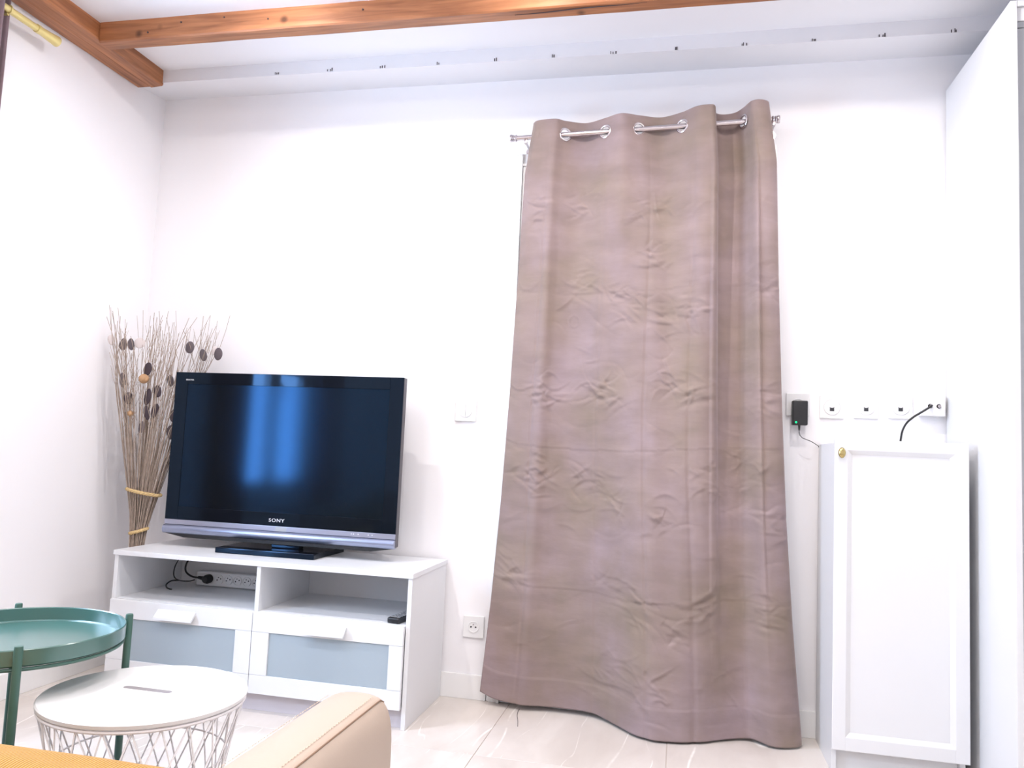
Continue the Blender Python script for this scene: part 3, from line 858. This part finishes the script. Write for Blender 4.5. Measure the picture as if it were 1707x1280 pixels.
rod = thing('curtain_rod', 'brushed metal curtain rod with ringed end caps above the taupe curtain', 'curtain rod', (0.70, RY, 2.21))
bm = bmesh.new(); cyl(bm, (0.222, RY, rod_z(0.222)), (1.200, RY, rod_z(1.200)), 0.0100, n=20); obj('pole', bm, 'chrome', rod, True)
for (x, s) in ((0.222, -1), (1.200, 1)):
    bm = bmesh.new()
    lathe(bm, (x, RY, rod_z(x)), [(0, -0.004), (0.0120, -0.004), (0.0145, 0.0), (0.0120, 0.004), (0.0110, 0.007), (0.014, 0.010), (0.0120, 0.014), (0.015, 0.017), (0.015, 0.022), (0.0135, 0.025), (0, 0.026)], (s, 0, 0.03), 24)
    obj('finial', bm, 'chrome', rod, True, 35)
for x in (0.262, 1.203):
    bm = bmesh.new(); z = rod_z(x)
    cyl(bm, (x, -0.003, z - 0.020), (x, RY + 0.004, z - 0.020), 0.0045, n=10)
    box(bm, x - 0.006, x + 0.006, RY - 0.010, RY + 0.010, z - 0.026, z - 0.0085, 0.002)
    cyl(bm, (x, 0.0, z - 0.020), (x, -0.005, z - 0.020), 0.018, n=20)
    obj('bracket', bm, 'chrome', rod, True, 35)

# side curtain and its cream rod on the left wall
r2 = thing('curtain_rod', 'cream brass curtain rod with flared end on the left wall under the beam', 'curtain rod', (XL + 0.07, -1.6, 2.40))
rx, rz = XL + 0.07, 2.402
bm = bmesh.new(); cyl(bm, (rx, -0.80, rz), (rx, -2.50, rz), 0.0125, n=20); obj('pole', bm, 'cream', r2, True)
for (y, s) in ((-0.80, 1), (-2.50, -1)):
    bm = bmesh.new(); lathe(bm, (rx, y, rz), [(0, -0.012), (0.0155, -0.012), (0.016, 0.0), (0.015, 0.003), (0.0145, 0.01), (0.017, 0.05), (0.020, 0.082), (0.0195, 0.085), (0.013, 0.085), (0, 0.083)], (0, s, 0), 28)
    obj('finial', bm, 'cream', r2, True, 40)
for y in (-0.93, -2.37):
    bm = bmesh.new(); cyl(bm, (XL, y, rz - 0.016), (rx, y, rz - 0.016), 0.005, n=10); torus(bm, (rx, y, rz), (0, 1, 0), 0.0150, 0.0025, 24, 8); cyl(bm, (XL, y, rz - 0.016), (XL + 0.005, y, rz - 0.016), 0.02, n=20)
    obj('bracket', bm, 'cream', r2, True, 40)
for (ya, yb, lab) in ((-1.20, -0.925, 'dark mauve curtain at the far left edge, hanging from the cream rod'), (-2.36, -2.06, 'dark mauve curtain on the window side nearest the camera')):
    t = thing('side_curtain', lab, 'curtain', (rx, (ya + yb) / 2, 0.02))
    bm = bmesh.new(); n, mN = 70, 40; rows_ = []
    for j in range(mN + 1):
        tt = j / mN; row = []
        for i in range(n + 1):
            u = i / n
            am = 0.030 * (1 - 0.25 * tt)
            y = ya + (yb - ya) * u - (0.03 * tt * (u - 0.2) if ya > -1.5 else 0)
            x = rx + am * math.sin(u * 2 * PI * 4 + 0.6 * tt) + 0.006 * noise.noise((u * 9, tt * 4, 3))
            row.append(bm.verts.new((x, y, 2.44 - 2.42 * tt)))
        rows_.append(row)
    for j in range(mN):
        for i in range(n): bm.faces.new((rows_[j][i], rows_[j][i + 1], rows_[j + 1][i + 1], rows_[j + 1][i]))
    f = obj('fabric', bm, 'velvet_dark', t, True, 180)
    so = f.modifiers.new('thickness', 'SOLIDIFY'); so.thickness = 0.002

# ================================================================== MEDIA UNIT
SX, SY0, SY1 = -1.2, -0.42, -0.014       # left end, front, back
def U(u): return SX + u
mu = thing('media_unit', 'low white media unit with two open shelves and two frosted glass drawers', 'media unit', (-0.6, -0.215, 0.0))
bpart('top_panel', 'white', mu, U(0), U(1.2), SY0 - 0.006, SY1, 0.512, 0.530, 0.0015)
bpart('side_panel', 'white', mu, U(0.004), U(0.020), SY0, SY1, 0.0, 0.5115, 0.001)
bpart('side_panel', 'white', mu, U(1.180), U(1.196), SY0, SY1, 0.0, 0.5115, 0.001)
bpart('divider', 'white', mu, U(0.598), U(0.614), SY0 + 0.002, SY1 - 0.006, 0.067, 0.5115, 0.001)
bpart('back_panel', 'white', mu, U(0.0205), U(1.1795), SY1 - 0.005, SY1, 0.030, 0.5115, 0.0)
for (a, b2) in ((0.0205, 0.5975), (0.6145, 1.1795)):
    bpart('shelf', 'white', mu, U(a), U(b2), SY0 + 0.002, SY1 - 0.006, 0.336, 0.352, 0.001)
bpart('plinth', 'plinth', mu, U(0.0205), U(1.1795), SY0 + 0.020, SY0 + 0.036, 0.0, 0.066, 0.001)
for (a, b2, g0, g1, h0, h1) in ((0.012, 0.6035, 0.111, 0.539, 0.222, 0.377), (0.6055, 1.1785, 0.672, 1.128, 0.815, 0.969)):
    z0, z1, gz0, gz1 = 0.068, 0.3505, 0.133, 0.283
    y0, y1 = SY0 - 0.017, SY0 - 0.001
    bm = bmesh.new()
    box(bm, U(a), U(b2), y0, y1, gz1 + 0.0005, z1, 0.0012, 1); box(bm, U(a), U(b2), y0, y1, z0, gz0 - 0.0005, 0.0012, 1)
    box(bm, U(a), U(g0), y0, y1, gz0 + 0.0002, gz1 - 0.0002, 0.0012, 1); box(bm, U(g1), U(b2), y0, y1, gz0 + 0.0002, gz1 - 0.0002, 0.0012, 1)
    d = obj('drawer', bm, 'white', mu)
    bm = bmesh.new(); box(bm, U(g0) - 0.003, U(g1) + 0.003, y0 + 0.006, y0 + 0.011, gz0 - 0.003, gz1 + 0.003); tag(obj('glass_panel', bm, 'frost', d), 'blue-grey frosted glass panel')
    bm = bmesh.new()
    # handle: sloped lip
    prism(bm, [(y0, 0.330), (y0 - 0.004, 0.3305), (y0 - 0.030, 0.306), (y0 - 0.031, 0.298), (y0 - 0.027, 0.297), (y0 - 0.004, 0.318), (y0, 0.318)], 'x', U(h0), U(h1))
    obj('handle', bm, 'white', d)

# television: swivel base, neck, slim dark cabinet, glossy bezel, screen, silver bar
TC = -0.649; TY0 = -0.211
tv = thing('television', 'large black flat television with silver bottom bar on the media unit', 'television', (TC, -0.17, 0.530))
x0, x1 = TC - 0.496, TC + 0.496
bm = bmesh.new(); box(bm, x0, x1, TY0 + 0.003, TY0 + 0.036, 0.585, 1.234, 0.003); box(bm, x0 + 0.06, x1 - 0.06, TY0 + 0.030, TY0 + 0.085, 0.62, 1.19, 0.02, 2)
obj('housing', bm, 'dark_side', tv)
sx0, sx1, sz0, sz1 = x0 + 0.056, x1 - 0.056, 0.688, 1.186
bm = bmesh.new()
box(bm, x0, sx0, TY0 - 0.001, TY0 + 0.0028, 0.636, 1.234, 0.001, 1); box(bm, sx1, x1, TY0 - 0.001, TY0 + 0.0028, 0.636, 1.234, 0.001, 1)
box(bm, sx0, sx1, TY0 - 0.001, TY0 + 0.0028, 0.636, sz0, 0.001, 1); box(bm, sx0, sx1, TY0 - 0.001, TY0 + 0.0028, sz1, 1.234, 0.001, 1)
bz = obj('bezel', bm, 'black_gloss', tv)
bm = bmesh.new(); box(bm, sx0 - 0.002, sx1 + 0.002, TY0 + 0.0015, TY0 + 0.0029, sz0 - 0.002, sz1 + 0.002); obj('screen', bm, 'screen', tv)
bm = bmesh.new(); box(bm, x0 + 0.001, x1 - 0.001, TY0 - 0.003, TY0 + 0.004, 0.616, 0.6355, 0.001); ss = obj('silver_strip', bm, 'silver', tv)
bm = bmesh.new()
prism(bm, [(TY0 + 0.01, 0.614), (TY0 - 0.006, 0.614), (TY0 - 0.013, 0.608), (TY0 - 0.015, 0.598), (TY0 - 0.013, 0.586), (TY0 - 0.006, 0.580), (TY0 + 0.01, 0.580)], 'x', x0 + 0.001, x1 - 0.001)
obj('silver_bar', bm, 'silver_bar', tv, True, 50)
bm = bmesh.new()
prism(bm, [(TC - 0.485, 0.5795), (TC + 0.485, 0.5795), (TC + 0.40, 0.566), (TC - 0.40, 0.566)], 'y', TY0 - 0.004, TY0 + 0.060); obj('lower_fairing', bm, 'black', tv)
bm = bmesh.new(); box(bm, TC - 0.02, TC + 0.10, -0.205, -0.165, 0.551, 0.566, 0.004); obj('neck', bm, 'black_gloss', tv)
bm = bmesh.new(); box(bm, -0.850, -0.437, -0.304, -0.030, 0.530, 0.551, 0.003); obj('stand_base', bm, 'black_gloss', tv)
FRONT = Matrix(((1, 0, 0, 0), (0, 0, -1, 0), (0, 1, 0, 0), (0, 0, 0, 1)))
obj('lettering', text_mesh('SONY', 0.019, Matrix.Translation((TC + 0.0, TY0 - 0.0012, 0.6575)) @ FRONT @ Matrix.Diagonal((1.25, 1, 1, 1))), 'logo', bz)
obj('lettering', text_mesh('BRAVIA', 0.0085, Matrix.Translation((-1.079, TY0 - 0.0012, 1.203)) @ FRONT @ Matrix.Diagonal((1.15, 1, 1, 1))), 'logo', bz)
for k, dx in enumerate((-0.331, -0.322, -0.303, -0.262, -0.246)):
    bm = bmesh.new(); box(bm, dx - 0.002, dx + 0.002, TY0 - 0.0036, TY0 - 0.003, 0.625, 0.629); obj('indicator', bm, 'logo', ss)
bm = bmesh.new(); box(bm, TC - 0.002, TC + 0.045, TY0 - 0.0034, TY0 - 0.003, 0.617, 0.634, 0.0); obj('sensor_window', bm, 'gap', ss)

# power strip, plug and cables in the left open shelf
ps = thing('power_strip', 'white power strip with a row of round sockets inside the left shelf', 'power strip', (-0.88, -0.06, 0.353))
bm = bmesh.new(); box(bm, -1.075, -0.745, -0.070, -0.030, 0.354, 0.412, 0.008, 3); obj('body', bm, 'white_matt', ps, True)
for k in range(6):
    x = -1.030 + 0.0425 * k + 0.02
    bm = bmesh.new(); lathe(bm, (x, -0.070, 0.385), [(0, 0.0012), (0.0165, 0.0012), (0.017, 0.004), (0.0195, 0.004), (0.020, -0.001), (0, -0.001)], (0, -1, 0), 32)
    w_ = obj('outlet', bm, 'white_matt', ps, True, 30)
    for dx, dz in ((-0.008, -0.003), (0.008, 0.003)):
        bm = bmesh.new(); lathe(bm, (x + dx, -0.0712, 0.385 + dz), [(0, 0.0006), (0.0028, 0.0006), (0.0028, -0.0005), (0, -0.0005)], (0, -1, 0), 10); obj('pin_hole', bm, 'port', w_)
    bm = bmesh.new(); lathe(bm, (x - 0.002, -0.0712, 0.393), [(0, 0.003), (0.0018, 0.003), (0.0018, -0.0005), (0, -0.0005)], (0, -1, 0), 10); obj('earth_pin', bm, 'port', w_)
pg = thing('power_plug', 'black plug in the power strip with looping black cable', 'plug', (-1.015, -0.10, 0.37))
bm = bmesh.new(); lathe(bm, (-1.010, -0.0755, 0.386), [(0, 0.0), (0.0185, 0.0), (0.019, 0.016), (0.016, 0.028), (0.012, 0.034), (0, 0.036)], (0, -1, 0), 24)
cyl(bm, (-1.012, -0.098, 0.388), (-1.045, -0.100, 0.392), 0.010, 0.006, 14); obj('plug_body', bm, 'black', pg, True, 40)
bm = bmesh.new(); tube(bm, smooth_pts([(-1.040, -0.100, 0.391), (-1.075, -0.102, 0.394), (-1.105, -0.100, 0.412), (-1.115, -0.085, 0.440), (-1.112, -0.055, 0.475), (-1.105, -0.030, 0.508)]), 0.0038, 10); obj('cable', bm, 'black', pg, True)
bm = bmesh.new()
tube(bm, smooth_pts([(-1.130, -0.030, 0.508), (-1.148, -0.075, 0.470), (-1.150, -0.110, 0.430), (-1.138, -0.130, 0.395), (-1.110, -0.135, 0.380), (-1.070, -0.125, 0.378), (-1.050, -0.115, 0.384)]), 0.0024, 8)
tube(bm, smooth_pts([(-1.110, -0.135, 0.380), (-1.135, -0.150, 0.378), (-1.142, -0.170, 0.366), (-1.125, -0.190, 0.358), (-1.105, -0.200, 0.3555), (-1.095, -0.200, 0.3548)]), 0.0030, 8)
tag(obj('thin_cable', bm, 'black', None, True), 'thin black cable drooping to a loose end in the left shelf', 'cable')
# remote control in the right open shelf
rc = thing('remote_control', 'black remote control lying at the right end of the open shelf', 'remote control', (-0.055, -0.33, 0.352))
bm = bmesh.new(); box(bm, -0.024, 0.024, -0.085, 0.085, 0, 0.020, 0.006, 3); bm.transform(Matrix.Translation((-0.058, -0.330, 0.352)) @ Matrix.Rotation(math.radians(-8), 4, 'Z')); obj('body', bm, 'black', rc, True)
for i in range(3):
    for j in range(7):
        bm = bmesh.new(); box(bm, -0.015 + 0.0125 * i - 0.004, -0.015 + 0.0125 * i + 0.004 + 0.004, -0.066 + 0.019 * j - 0.004, -0.066 + 0.019 * j + 0.004, 0.0195, 0.0218, 0.0012, 1)
        bm.transform(Matrix.Translation((-0.058, -0.330, 0.352)) @ Matrix.Rotation(math.radians(-8), 4, 'Z')); obj('button', bm, 'gap', rc)

# ================================================================== DRIED BOUQUET
bq = thing('dried_bouquet', 'tall bouquet of dry twigs tied with straw rope behind the media unit', 'dried bouquet', (-1.30, -0.205, 0.0))
random.seed(11)
bm = bmesh.new()
D = Vector((0.86, 0.50, 0)).normalized(); Pn = Vector((-D.y, D.x, 0))
def prof_r(z):           # bundle half width along height
    return interp([(0, .060), (.30, .038), (.57, .028), (.66, .044), (.737, .062), (1.0, .12), (1.25, .185), (1.5, .245)], z)[0]
def axis_x(z): return Vector((-1.300 + 0.032 * (z / 0.6) if z < 0.6 else -1.268 + 0.045 * ((z - 0.6) / 0.9), -0.205 + 0.01 * z, z))
for k in range(125):
    a = random.uniform(-1, 1); b = random.uniform(-1, 1) * math.sqrt(max(0, 1 - a * a))
    ztop = random.uniform(1.10, 1.47) if random.random() < 0.55 else random.uniform(1.36, 1.50)
    tw = random.uniform(-0.5, 0.5)
    pts = []; n = 11; ph = random.uniform(0, 6)
    for i in range(n):
        z = 0.004 + (ztop - 0.004) * i / (n - 1)
        r = prof_r(z)
        ang = tw * max(-1, min(1, (z - 0.6)))
        a2 = a * math.cos(ang) - b * math.sin(ang); b2 = a * math.sin(ang) + b * math.cos(ang)
        if z < 0.5:          # stalks cross at the lower tie
            f = (0.57 - z) / 0.57; a2, b2 = a2 * (1 - 1.6 * f), b2 * (1 - 1.6 * f)
        spread = max(0, z - 0.8)
        q = axis_x(z) + D * a2 * r + Pn * b2 * min(r, 0.085)
        q += Vector((math.sin(ph + z * 9), math.cos(ph + z * 7), 0)) * 0.010 * spread
        if i >= n - 2: q += D * random.uniform(-0.02, 0.025)
        q.x = max(q.x, XL + 0.016); q.y = min(q.y, -0.026)
        if 0.50 < z < 1.28 and q.x > -1.155: q.y = max(q.y, -0.115)
        if z < 0.56: q.x = min(q.x, -1.208)
        pts.append(q)
    r0 = random.uniform(0.0018, 0.0030)
    tube(bm, smooth_pts(pts, 2), [r0 * (1 - 0.65 * i / (2 * n - 2)) for i in range(2 * n - 1)], 5)
    if ztop > 1.3 and random.random() < 0.7:       # fine side shoots
        for _ in range(random.choice((1, 2))):
            i0 = random.randrange(n - 4, n - 1); q = pts[i0]; s = random.choice((-1, 1))
            e = [q]
            for h in range(1, 4):
                e.append(q + D * s * 0.012 * h ** 0.8 + Vector((0, 0, 0.030 * h)) + Pn * random.uniform(-0.004, 0.004))
            for v in e: v.x = max(v.x, XL + 0.010); v.y = min(v.y, -0.020)
            tube(bm, e, [0.0011, 0.0010, 0.0008, 0.0005], 4)
tw_o = obj('twigs', bm, 'twig', bq, True, 80); tag(tw_o, kind='stuff')
# seed pods: flat ovals on the twigs, a few curled dark ones, two round tan balls
def pod(x, y, z, w_, h_, yaw, material, name='seed_pod', th=0.004):
    b = bmesh.new(); bmesh.ops.create_uvsphere(b, u_segments=16, v_segments=10, radius=1.0)
    for v in b.verts:
        v.co = Vector((v.co.x * w_ / 2, v.co.y * th, v.co.z * h_ / 2)); v.co.y += 0.15 * v.co.x * v.co.x / max(w_, 0.01)
    b.transform(Matrix.Translation((x, y, z)) @ Matrix.Rotation(yaw, 4, 'Z') @ Matrix.Rotation(random.uniform(-.25, .25), 4, 'Y'))
    return obj(name, b, material, bq, True)
for (x, y, z, w_, h_, yaw, mm) in [(-1.377, -.25, 1.34, .030, .052, 0.9, 'pod'), (-1.348, -.24, 1.342, .026, .050, 1.0, 'pod'), (-1.309, -.24, 1.348, .050, .045, 0.1, 'pod_pale'), (-1.42, -.27, 1.355, .028, .045, .6, 'pod_pale'),
                                   (-1.136, -.15, 1.345, .038, .052, 0.2, 'pod'), (-1.080, -.135, 1.315, .030, .052, 0.4, 'pod'), (-1.017, -.125, 1.322, .042, .054, -0.1, 'pod'), (-1.05, -.10, 1.338, .024, .04, .4, 'pod_pale'),
                                   (-1.244, -.262, 1.238, .036, .056, 0.1, 'pod_dark'), (-1.315, -.27, 1.116, .034, .050, 0.6, 'pod_dark'), (-1.35, -.27, 1.19, .024, .062, 0.8, 'pod'), (-1.205, -.24, 1.15, .030, .050, 0.3, 'pod_dark'), (-1.213, -.235, 1.07, .028, .060, 0.8, 'pod_dark'),
                                   (-1.242, -.25, 1.125, .028, .070, 0.2, 'pod_dark'), (-1.24, -.25, 1.06, .024, .06, .5, 'pod_dark'), (-1.185, -.15, 1.055, .034, .055, 0.3, 'pod'), (-1.19, -.155, 0.985, .034, .060, 0.5, 'pod'), (-1.20, -.17, 1.20, .026, .05, 0.4, 'pod'), (-1.255, -.255, 1.0, .024, .05, .3, 'pod')]:
    pod(x, y, z, w_, h_, yaw, mm)
for (x, y, z, r) in ((-1.240, -.285, 1.196, .0195), (-1.296, -.275, 1.054, .0125)):
    b = bmesh.new(); bmesh.ops.create_icosphere(b, subdivisions=3, radius=r)
    for v in b.verts: v.co *= 1 + 0.08 * noise.noise(v.co * 120); v.co += Vector((x, y, z))
    tag(obj('tan_ball', b, 'ball', bq, True), 'round tan dried ball among the twigs')
for (z, tilt) in ((0.577, 0.01), (0.735, -0.012)):
    b = bmesh.new(); r = prof_r(z) + 0.002; n = 96
    for s in range(3):      # twisted rope: three strands
        ring = []
        for i in range(n + 1):
            a = 2 * PI * i / n; tw = a * 11 + s * 2 * PI / 3
            rr = r + 0.0035 * math.cos(tw)
            ring.append(axis_x(z) + D * math.cos(a) * rr + Pn * math.sin(a) * min(rr, rr) + Vector((0, 0, 0.0035 * math.sin(tw) + tilt * math.cos(a))))
        tube(b, ring, 0.0042, 6, False)
    o_ = obj('rope_tie', b, 'rope', bq, True)

# ================================================================== SIDE TABLES
gx, gy, gz, gR = -0.540, -1.550, 0.530, 0.219
gt = thing('tray_table', 'green steel tray table with four thin legs at the left edge', 'side table', (gx, gy, 0))
bm = bmesh.new()
lathe(bm, (gx, gy, 0), [(0, gz - 0.033), (gR - 0.006, gz - 0.033), (gR - 0.002, gz - 0.030), (gR - 0.0015, gz - 0.002), (gR, gz), (gR + 0.0015, gz - 0.002), (gR + 0.001, gz - 0.032), (gR - 0.004, gz - 0.036), (0, gz - 0.036)], n=96)
obj('tray', bm, 'green_tray', gt, True, 30)
bm = bmesh.new(); torus(bm, (gx, gy, gz - 0.0405), (0, 0, 1), gR - 0.004, 0.004, 96, 8); obj('frame_ring', bm, 'green', gt, True)
for (lx, ly) in ((-0.390, -1.382), (-0.376, -1.716), (-0.696, -1.386), (-0.704, -1.718)):
    d = Vector((lx - gx, ly - gy, 0)).normalized(); q = Vector((gx, gy, 0)) + d * (gR + 0.0105)
    bm = bmesh.new(); lathe(bm, (q.x, q.y, 0), [(0, 0), (0.0075, 0), (0.0085, 0.002), (0.0085, 0.536), (0.0075, 0.539), (0, 0.540)], n=20); lg = obj('leg', bm, 'green', gt, True, 40)
    bm = bmesh.new(); lathe(bm, (q.x - d.x * 0.0085, q.y - d.y * 0.0085, gz - 0.016), [(0, 0.0), (0.004, 0.0), (0.004, 0.004), (0, 0.0045)], (d.x, d.y, 0), 12); obj('bolt', bm, 'green', lg, True)

kx, ky, kz, kR = -0.216, -1.530, 0.418, 0.209
kt = thing('basket_table', 'white round storage table with wire basket base beside the green tray table', 'side table', (kx, ky, 0))
bm = bmesh.new()
lathe(bm, (kx, ky, 0), [(0, kz - 0.012), (kR - 0.004, kz - 0.012), (kR - 0.001, kz - 0.010), (kR, kz - 0.003), (kR - 0.003, kz), (0, kz)], n=96)
top = obj('table_top', bm, 'white_matt', kt, True, 30)
# the grip slot across the lid
bm = bmesh.new(); n = 12; w_, h_ = 0.050, 0.0085
pts = [(kx + w_ * s - 0.006 + h_ * math.cos(a), ky + 0.012 + h_ * math.sin(a)) for s, a0 in ((1, -PI / 2), (-1, PI / 2)) for a in [a0 + PI * i / n for i in range(n + 1)]]
prism(bm, pts, 'z', kz - 0.004, kz + 0.0004); obj('grip_slot', bm, 'slot', top)  # flat grey inlay; its dark colour stands in for shade inside the slot
BR = 0.160; TR = 0.203; zt = kz - 0.017; zb = 0.004; NW = 24; AL = math.radians(52)
bm = bmesh.new(); torus(bm, (kx, ky, zt), (0, 0, 1), TR, 0.0040, 96, 8); obj('top_ring', bm, 'wire', kt, True)
bm = bmesh.new(); torus(bm, (kx, ky, zb), (0, 0, 1), BR, 0.0040, 96, 8); obj('base_ring', bm, 'wire', kt, True)
def hyp(z):
    s = (zt - z) / (zt - zb); v = Vector((TR * (1 - s) + BR * s * math.cos(AL), BR * s * math.sin(AL))); return v.length
for z in (0.285, 0.145):
    bm = bmesh.new(); torus(bm, (kx, ky, z), (0, 0, 1), hyp(z) - 0.0035, 0.0020, 96, 6); obj('hoop', bm, 'wire', kt, True)
for s in (1, -1):
    bm = bmesh.new(); tube(bm, [(TR, 0, zt), (BR * math.cos(AL), s * BR * math.sin(AL), zb)], 0.0018, 8)
    for f in bm.faces: f.smooth = True
    me = bpy.data.meshes.new('wire'); bm.to_mesh(me); bm.free(); me.materials.append(M['wire'])
    for k in range(NW):
        o = bpy.data.objects.new('wire', me); COL.objects.link(o); o.parent = kt; o.rotation_euler = (0, 0, 2 * PI * k / NW)

# ================================================================== SOFA AND THROW
sf = thing('sofa', 'beige leather sofa with padded stitched armrest in the foreground', 'sofa', (-0.40, -2.30, 0))
AX0, AX1, AYF, AYB, AZ = 0.330, 0.450, -1.800, -2.72, 0.565
def arm(xa, xb, outer):
    """soft box arm: rounded front, welt seam along the outer top edge"""
    s = 1 if outer > 0 else -1
    bm = bmesh.new()
    prof = []           # cross-section (across, z); inner side first
    wdt = xb - xa
    sec = [(0.000, 0.06), (0.000, 0.50), (0.002, 0.535), (0.010, 0.554), (0.026, 0.5625), (0.055, 0.5655), (0.080, 0.564), (0.094, 0.5605), (0.0985, 0.5575), (0.1005, 0.5560), (0.1040, 0.5520), (0.111, 0.543), (0.1165, 0.525), (0.1195, 0.50), (0.120, 0.45), (0.118, 0.06)]
    ys = [(0.000, 0.060, 0.10), (0.002, 0.028, 0.05), (0.008, 0.012, 0.022), (0.020, 0.004, 0.008), (0.045, 0.0, 0.0), (0.2, 0, 0), (0.45, 0, 0), (0.7, 0, 0), (0.92, 0, 0)]
    rings = []
    for (dy, dz, inset) in ys:
        ring = []
        for (a, z) in sec:
            f = a / 0.12
            xx = xa + wdt * f if s > 0 else xb - wdt * f
            cx = (xa + xb) / 2
            xx = cx + (xx - cx) * (1 - inset)
            top = max(0, (z - 0.40) / 0.165)
            ring.append(bm.verts.new((xx, AYF - dy - 0.010 * (1 - math.cos((f - 0.45) * 2)) , z - dz * top * 0.6)))
        rings.append(ring)
    for r0, r1 in zip(rings[:-1], rings[1:]):
        for i in range(len(sec)):
            bm.faces.new((r0[i], r0[(i + 1) % len(sec)], r1[(i + 1) % len(sec)], r1[i]))
    bm.faces.new(rings[0]); bm.faces.new(list(reversed(rings[-1])))
    bmesh.ops.recalc_face_normals(bm, faces=bm.faces)
    o = obj('armrest', bm, 'leather', sf, True, 60)
    sm = o.modifiers.new('soft', 'SUBSURF'); sm.levels = 1; sm.render_levels = 1
    fx = lambda a: xa + wdt * a / 0.12 if s > 0 else xb - wdt * a / 0.12
    b = bmesh.new(); tube(b, [(fx(0.1010), AYF - 0.014, 0.5485)] + [(fx(0.1010), AYF - q, 0.5560) for q in (0.03, 0.06, 0.2, 0.4, 0.6, 0.9)], 0.0012, 6); obj('seam', b, 'seam', o, True)
    b = bmesh.new()
    for k in range(110):
        y = AYF - 0.035 - k * 0.008
        tube(b, [(fx(0.0905), y, 0.5626), (fx(0.0905), y - 0.005, 0.5626)], 0.0007, 4)
        tube(b, [(fx(0.012), y, 0.5562), (fx(0.012), y - 0.005, 0.5562)], 0.0007, 4)
    tag(obj('stitching', b, 'thread', o), kind='stuff')
arm(AX0, AX1, 1)
arm(-1.33, -1.21, -1)
SXL, SXR = -1.205, 0.325
bm = bmesh.new(); box(bm, SXL, SXR, -2.70, -1.872, 0.07, 0.268, 0.015, 2); obj('base', bm, 'leather', sf, True)
bm = bmesh.new()
mid = (SXL + SXR) / 2
for (a, b2) in ((SXL + 0.002, mid - 0.002), (mid + 0.002, SXR - 0.002)):
    b = bmesh.new(); box(b, a, b2, -2.52, -1.868, 0.270, 0.418, 0.03, 4); obj('seat_cushion', b, 'leather', sf, True)
    b = bmesh.new(); box(b, a, b2, -2.655, -2.525, 0.30, 0.660, 0.03, 4); obj('back_cushion', b, 'leather', sf, True)
bm.free()
b = bmesh.new(); box(b, SXL, SXR, -2.76, -2.66, 0.07, 0.640, 0.02, 3); obj('backrest', b, 'leather', sf, True)
for (x, y) in ((-1.27, -1.88), (0.39, -1.88), (-1.27, -2.68), (0.39, -2.68)):
    b = bmesh.new(); cyl(b, (x, y, 0.0), (x, y, 0.06), 0.018, 0.024, 20); obj('leg', b, 'chrome', sf, True)

# ribbed throw over the seat, hanging a little over the front edge
bm = bmesh.new(); NX, NY = 150, 90
path = []      # (y, z) from the front drop up and over the seat
for k in range(NY + 1):
    s = k / NY * 0.80
    if s < 0.12: q = (-1.8625, 0.262 + s)
    elif s < 0.18:
        a = (s - 0.12) / 0.06 * PI / 2; q = (-1.8625 - 0.040 * (1 - math.cos(a)), 0.382 + 0.040 * math.sin(a))
    else: q = (-1.9025 - (s - 0.18), 0.422)
    path.append(q)
rows_ = []
for j, (y, z) in enumerate(path):
    row = []
    for i in range(NX + 1):
        x = SXL + 0.02 + (SXR - SXL - 0.026) * i / NX
        wv = 0.004 * noise.noise((x * 6, j * 0.06, 2.2)) + 0.006 * max(0, noise.noise((x * 4 + j * 0.05, j * 0.12 - x * 5, 8.0)))
        yy = y; zz = z
        if z < 0.39: yy = y + 0.0045 + abs(wv)
        else: zz = z + 0.0045 + abs(wv)
        row.append(bm.verts.new((x, yy, zz)))
    rows_.append(row)
for j in range(NY):
    for i in range(NX): bm.faces.new((rows_[j][i], rows_[j][i + 1], rows_[j + 1][i + 1], rows_[j + 1][i]))
th = obj('throw_blanket', bm, 'throw', None, True, 180)
so = th.modifiers.new('thickness', 'SOLIDIFY'); so.thickness = 0.004; so.offset = 1
tag(th, 'mustard yellow ribbed throw spread over the sofa seat', 'throw')

bm = bmesh.new(); tube(bm, smooth_pts([(0.325, -0.060, 0.0012), (0.326, -0.10, 0.0012), (0.332, -0.139, 0.0012), (0.345, -0.19, 0.0012), (0.357, -0.25, 0.0012)]), 0.0009, 6)
tag(obj('loose_thread', bm, 'mark', None), 'short dark thread lying on the tiles under the curtain hem', 'thread')
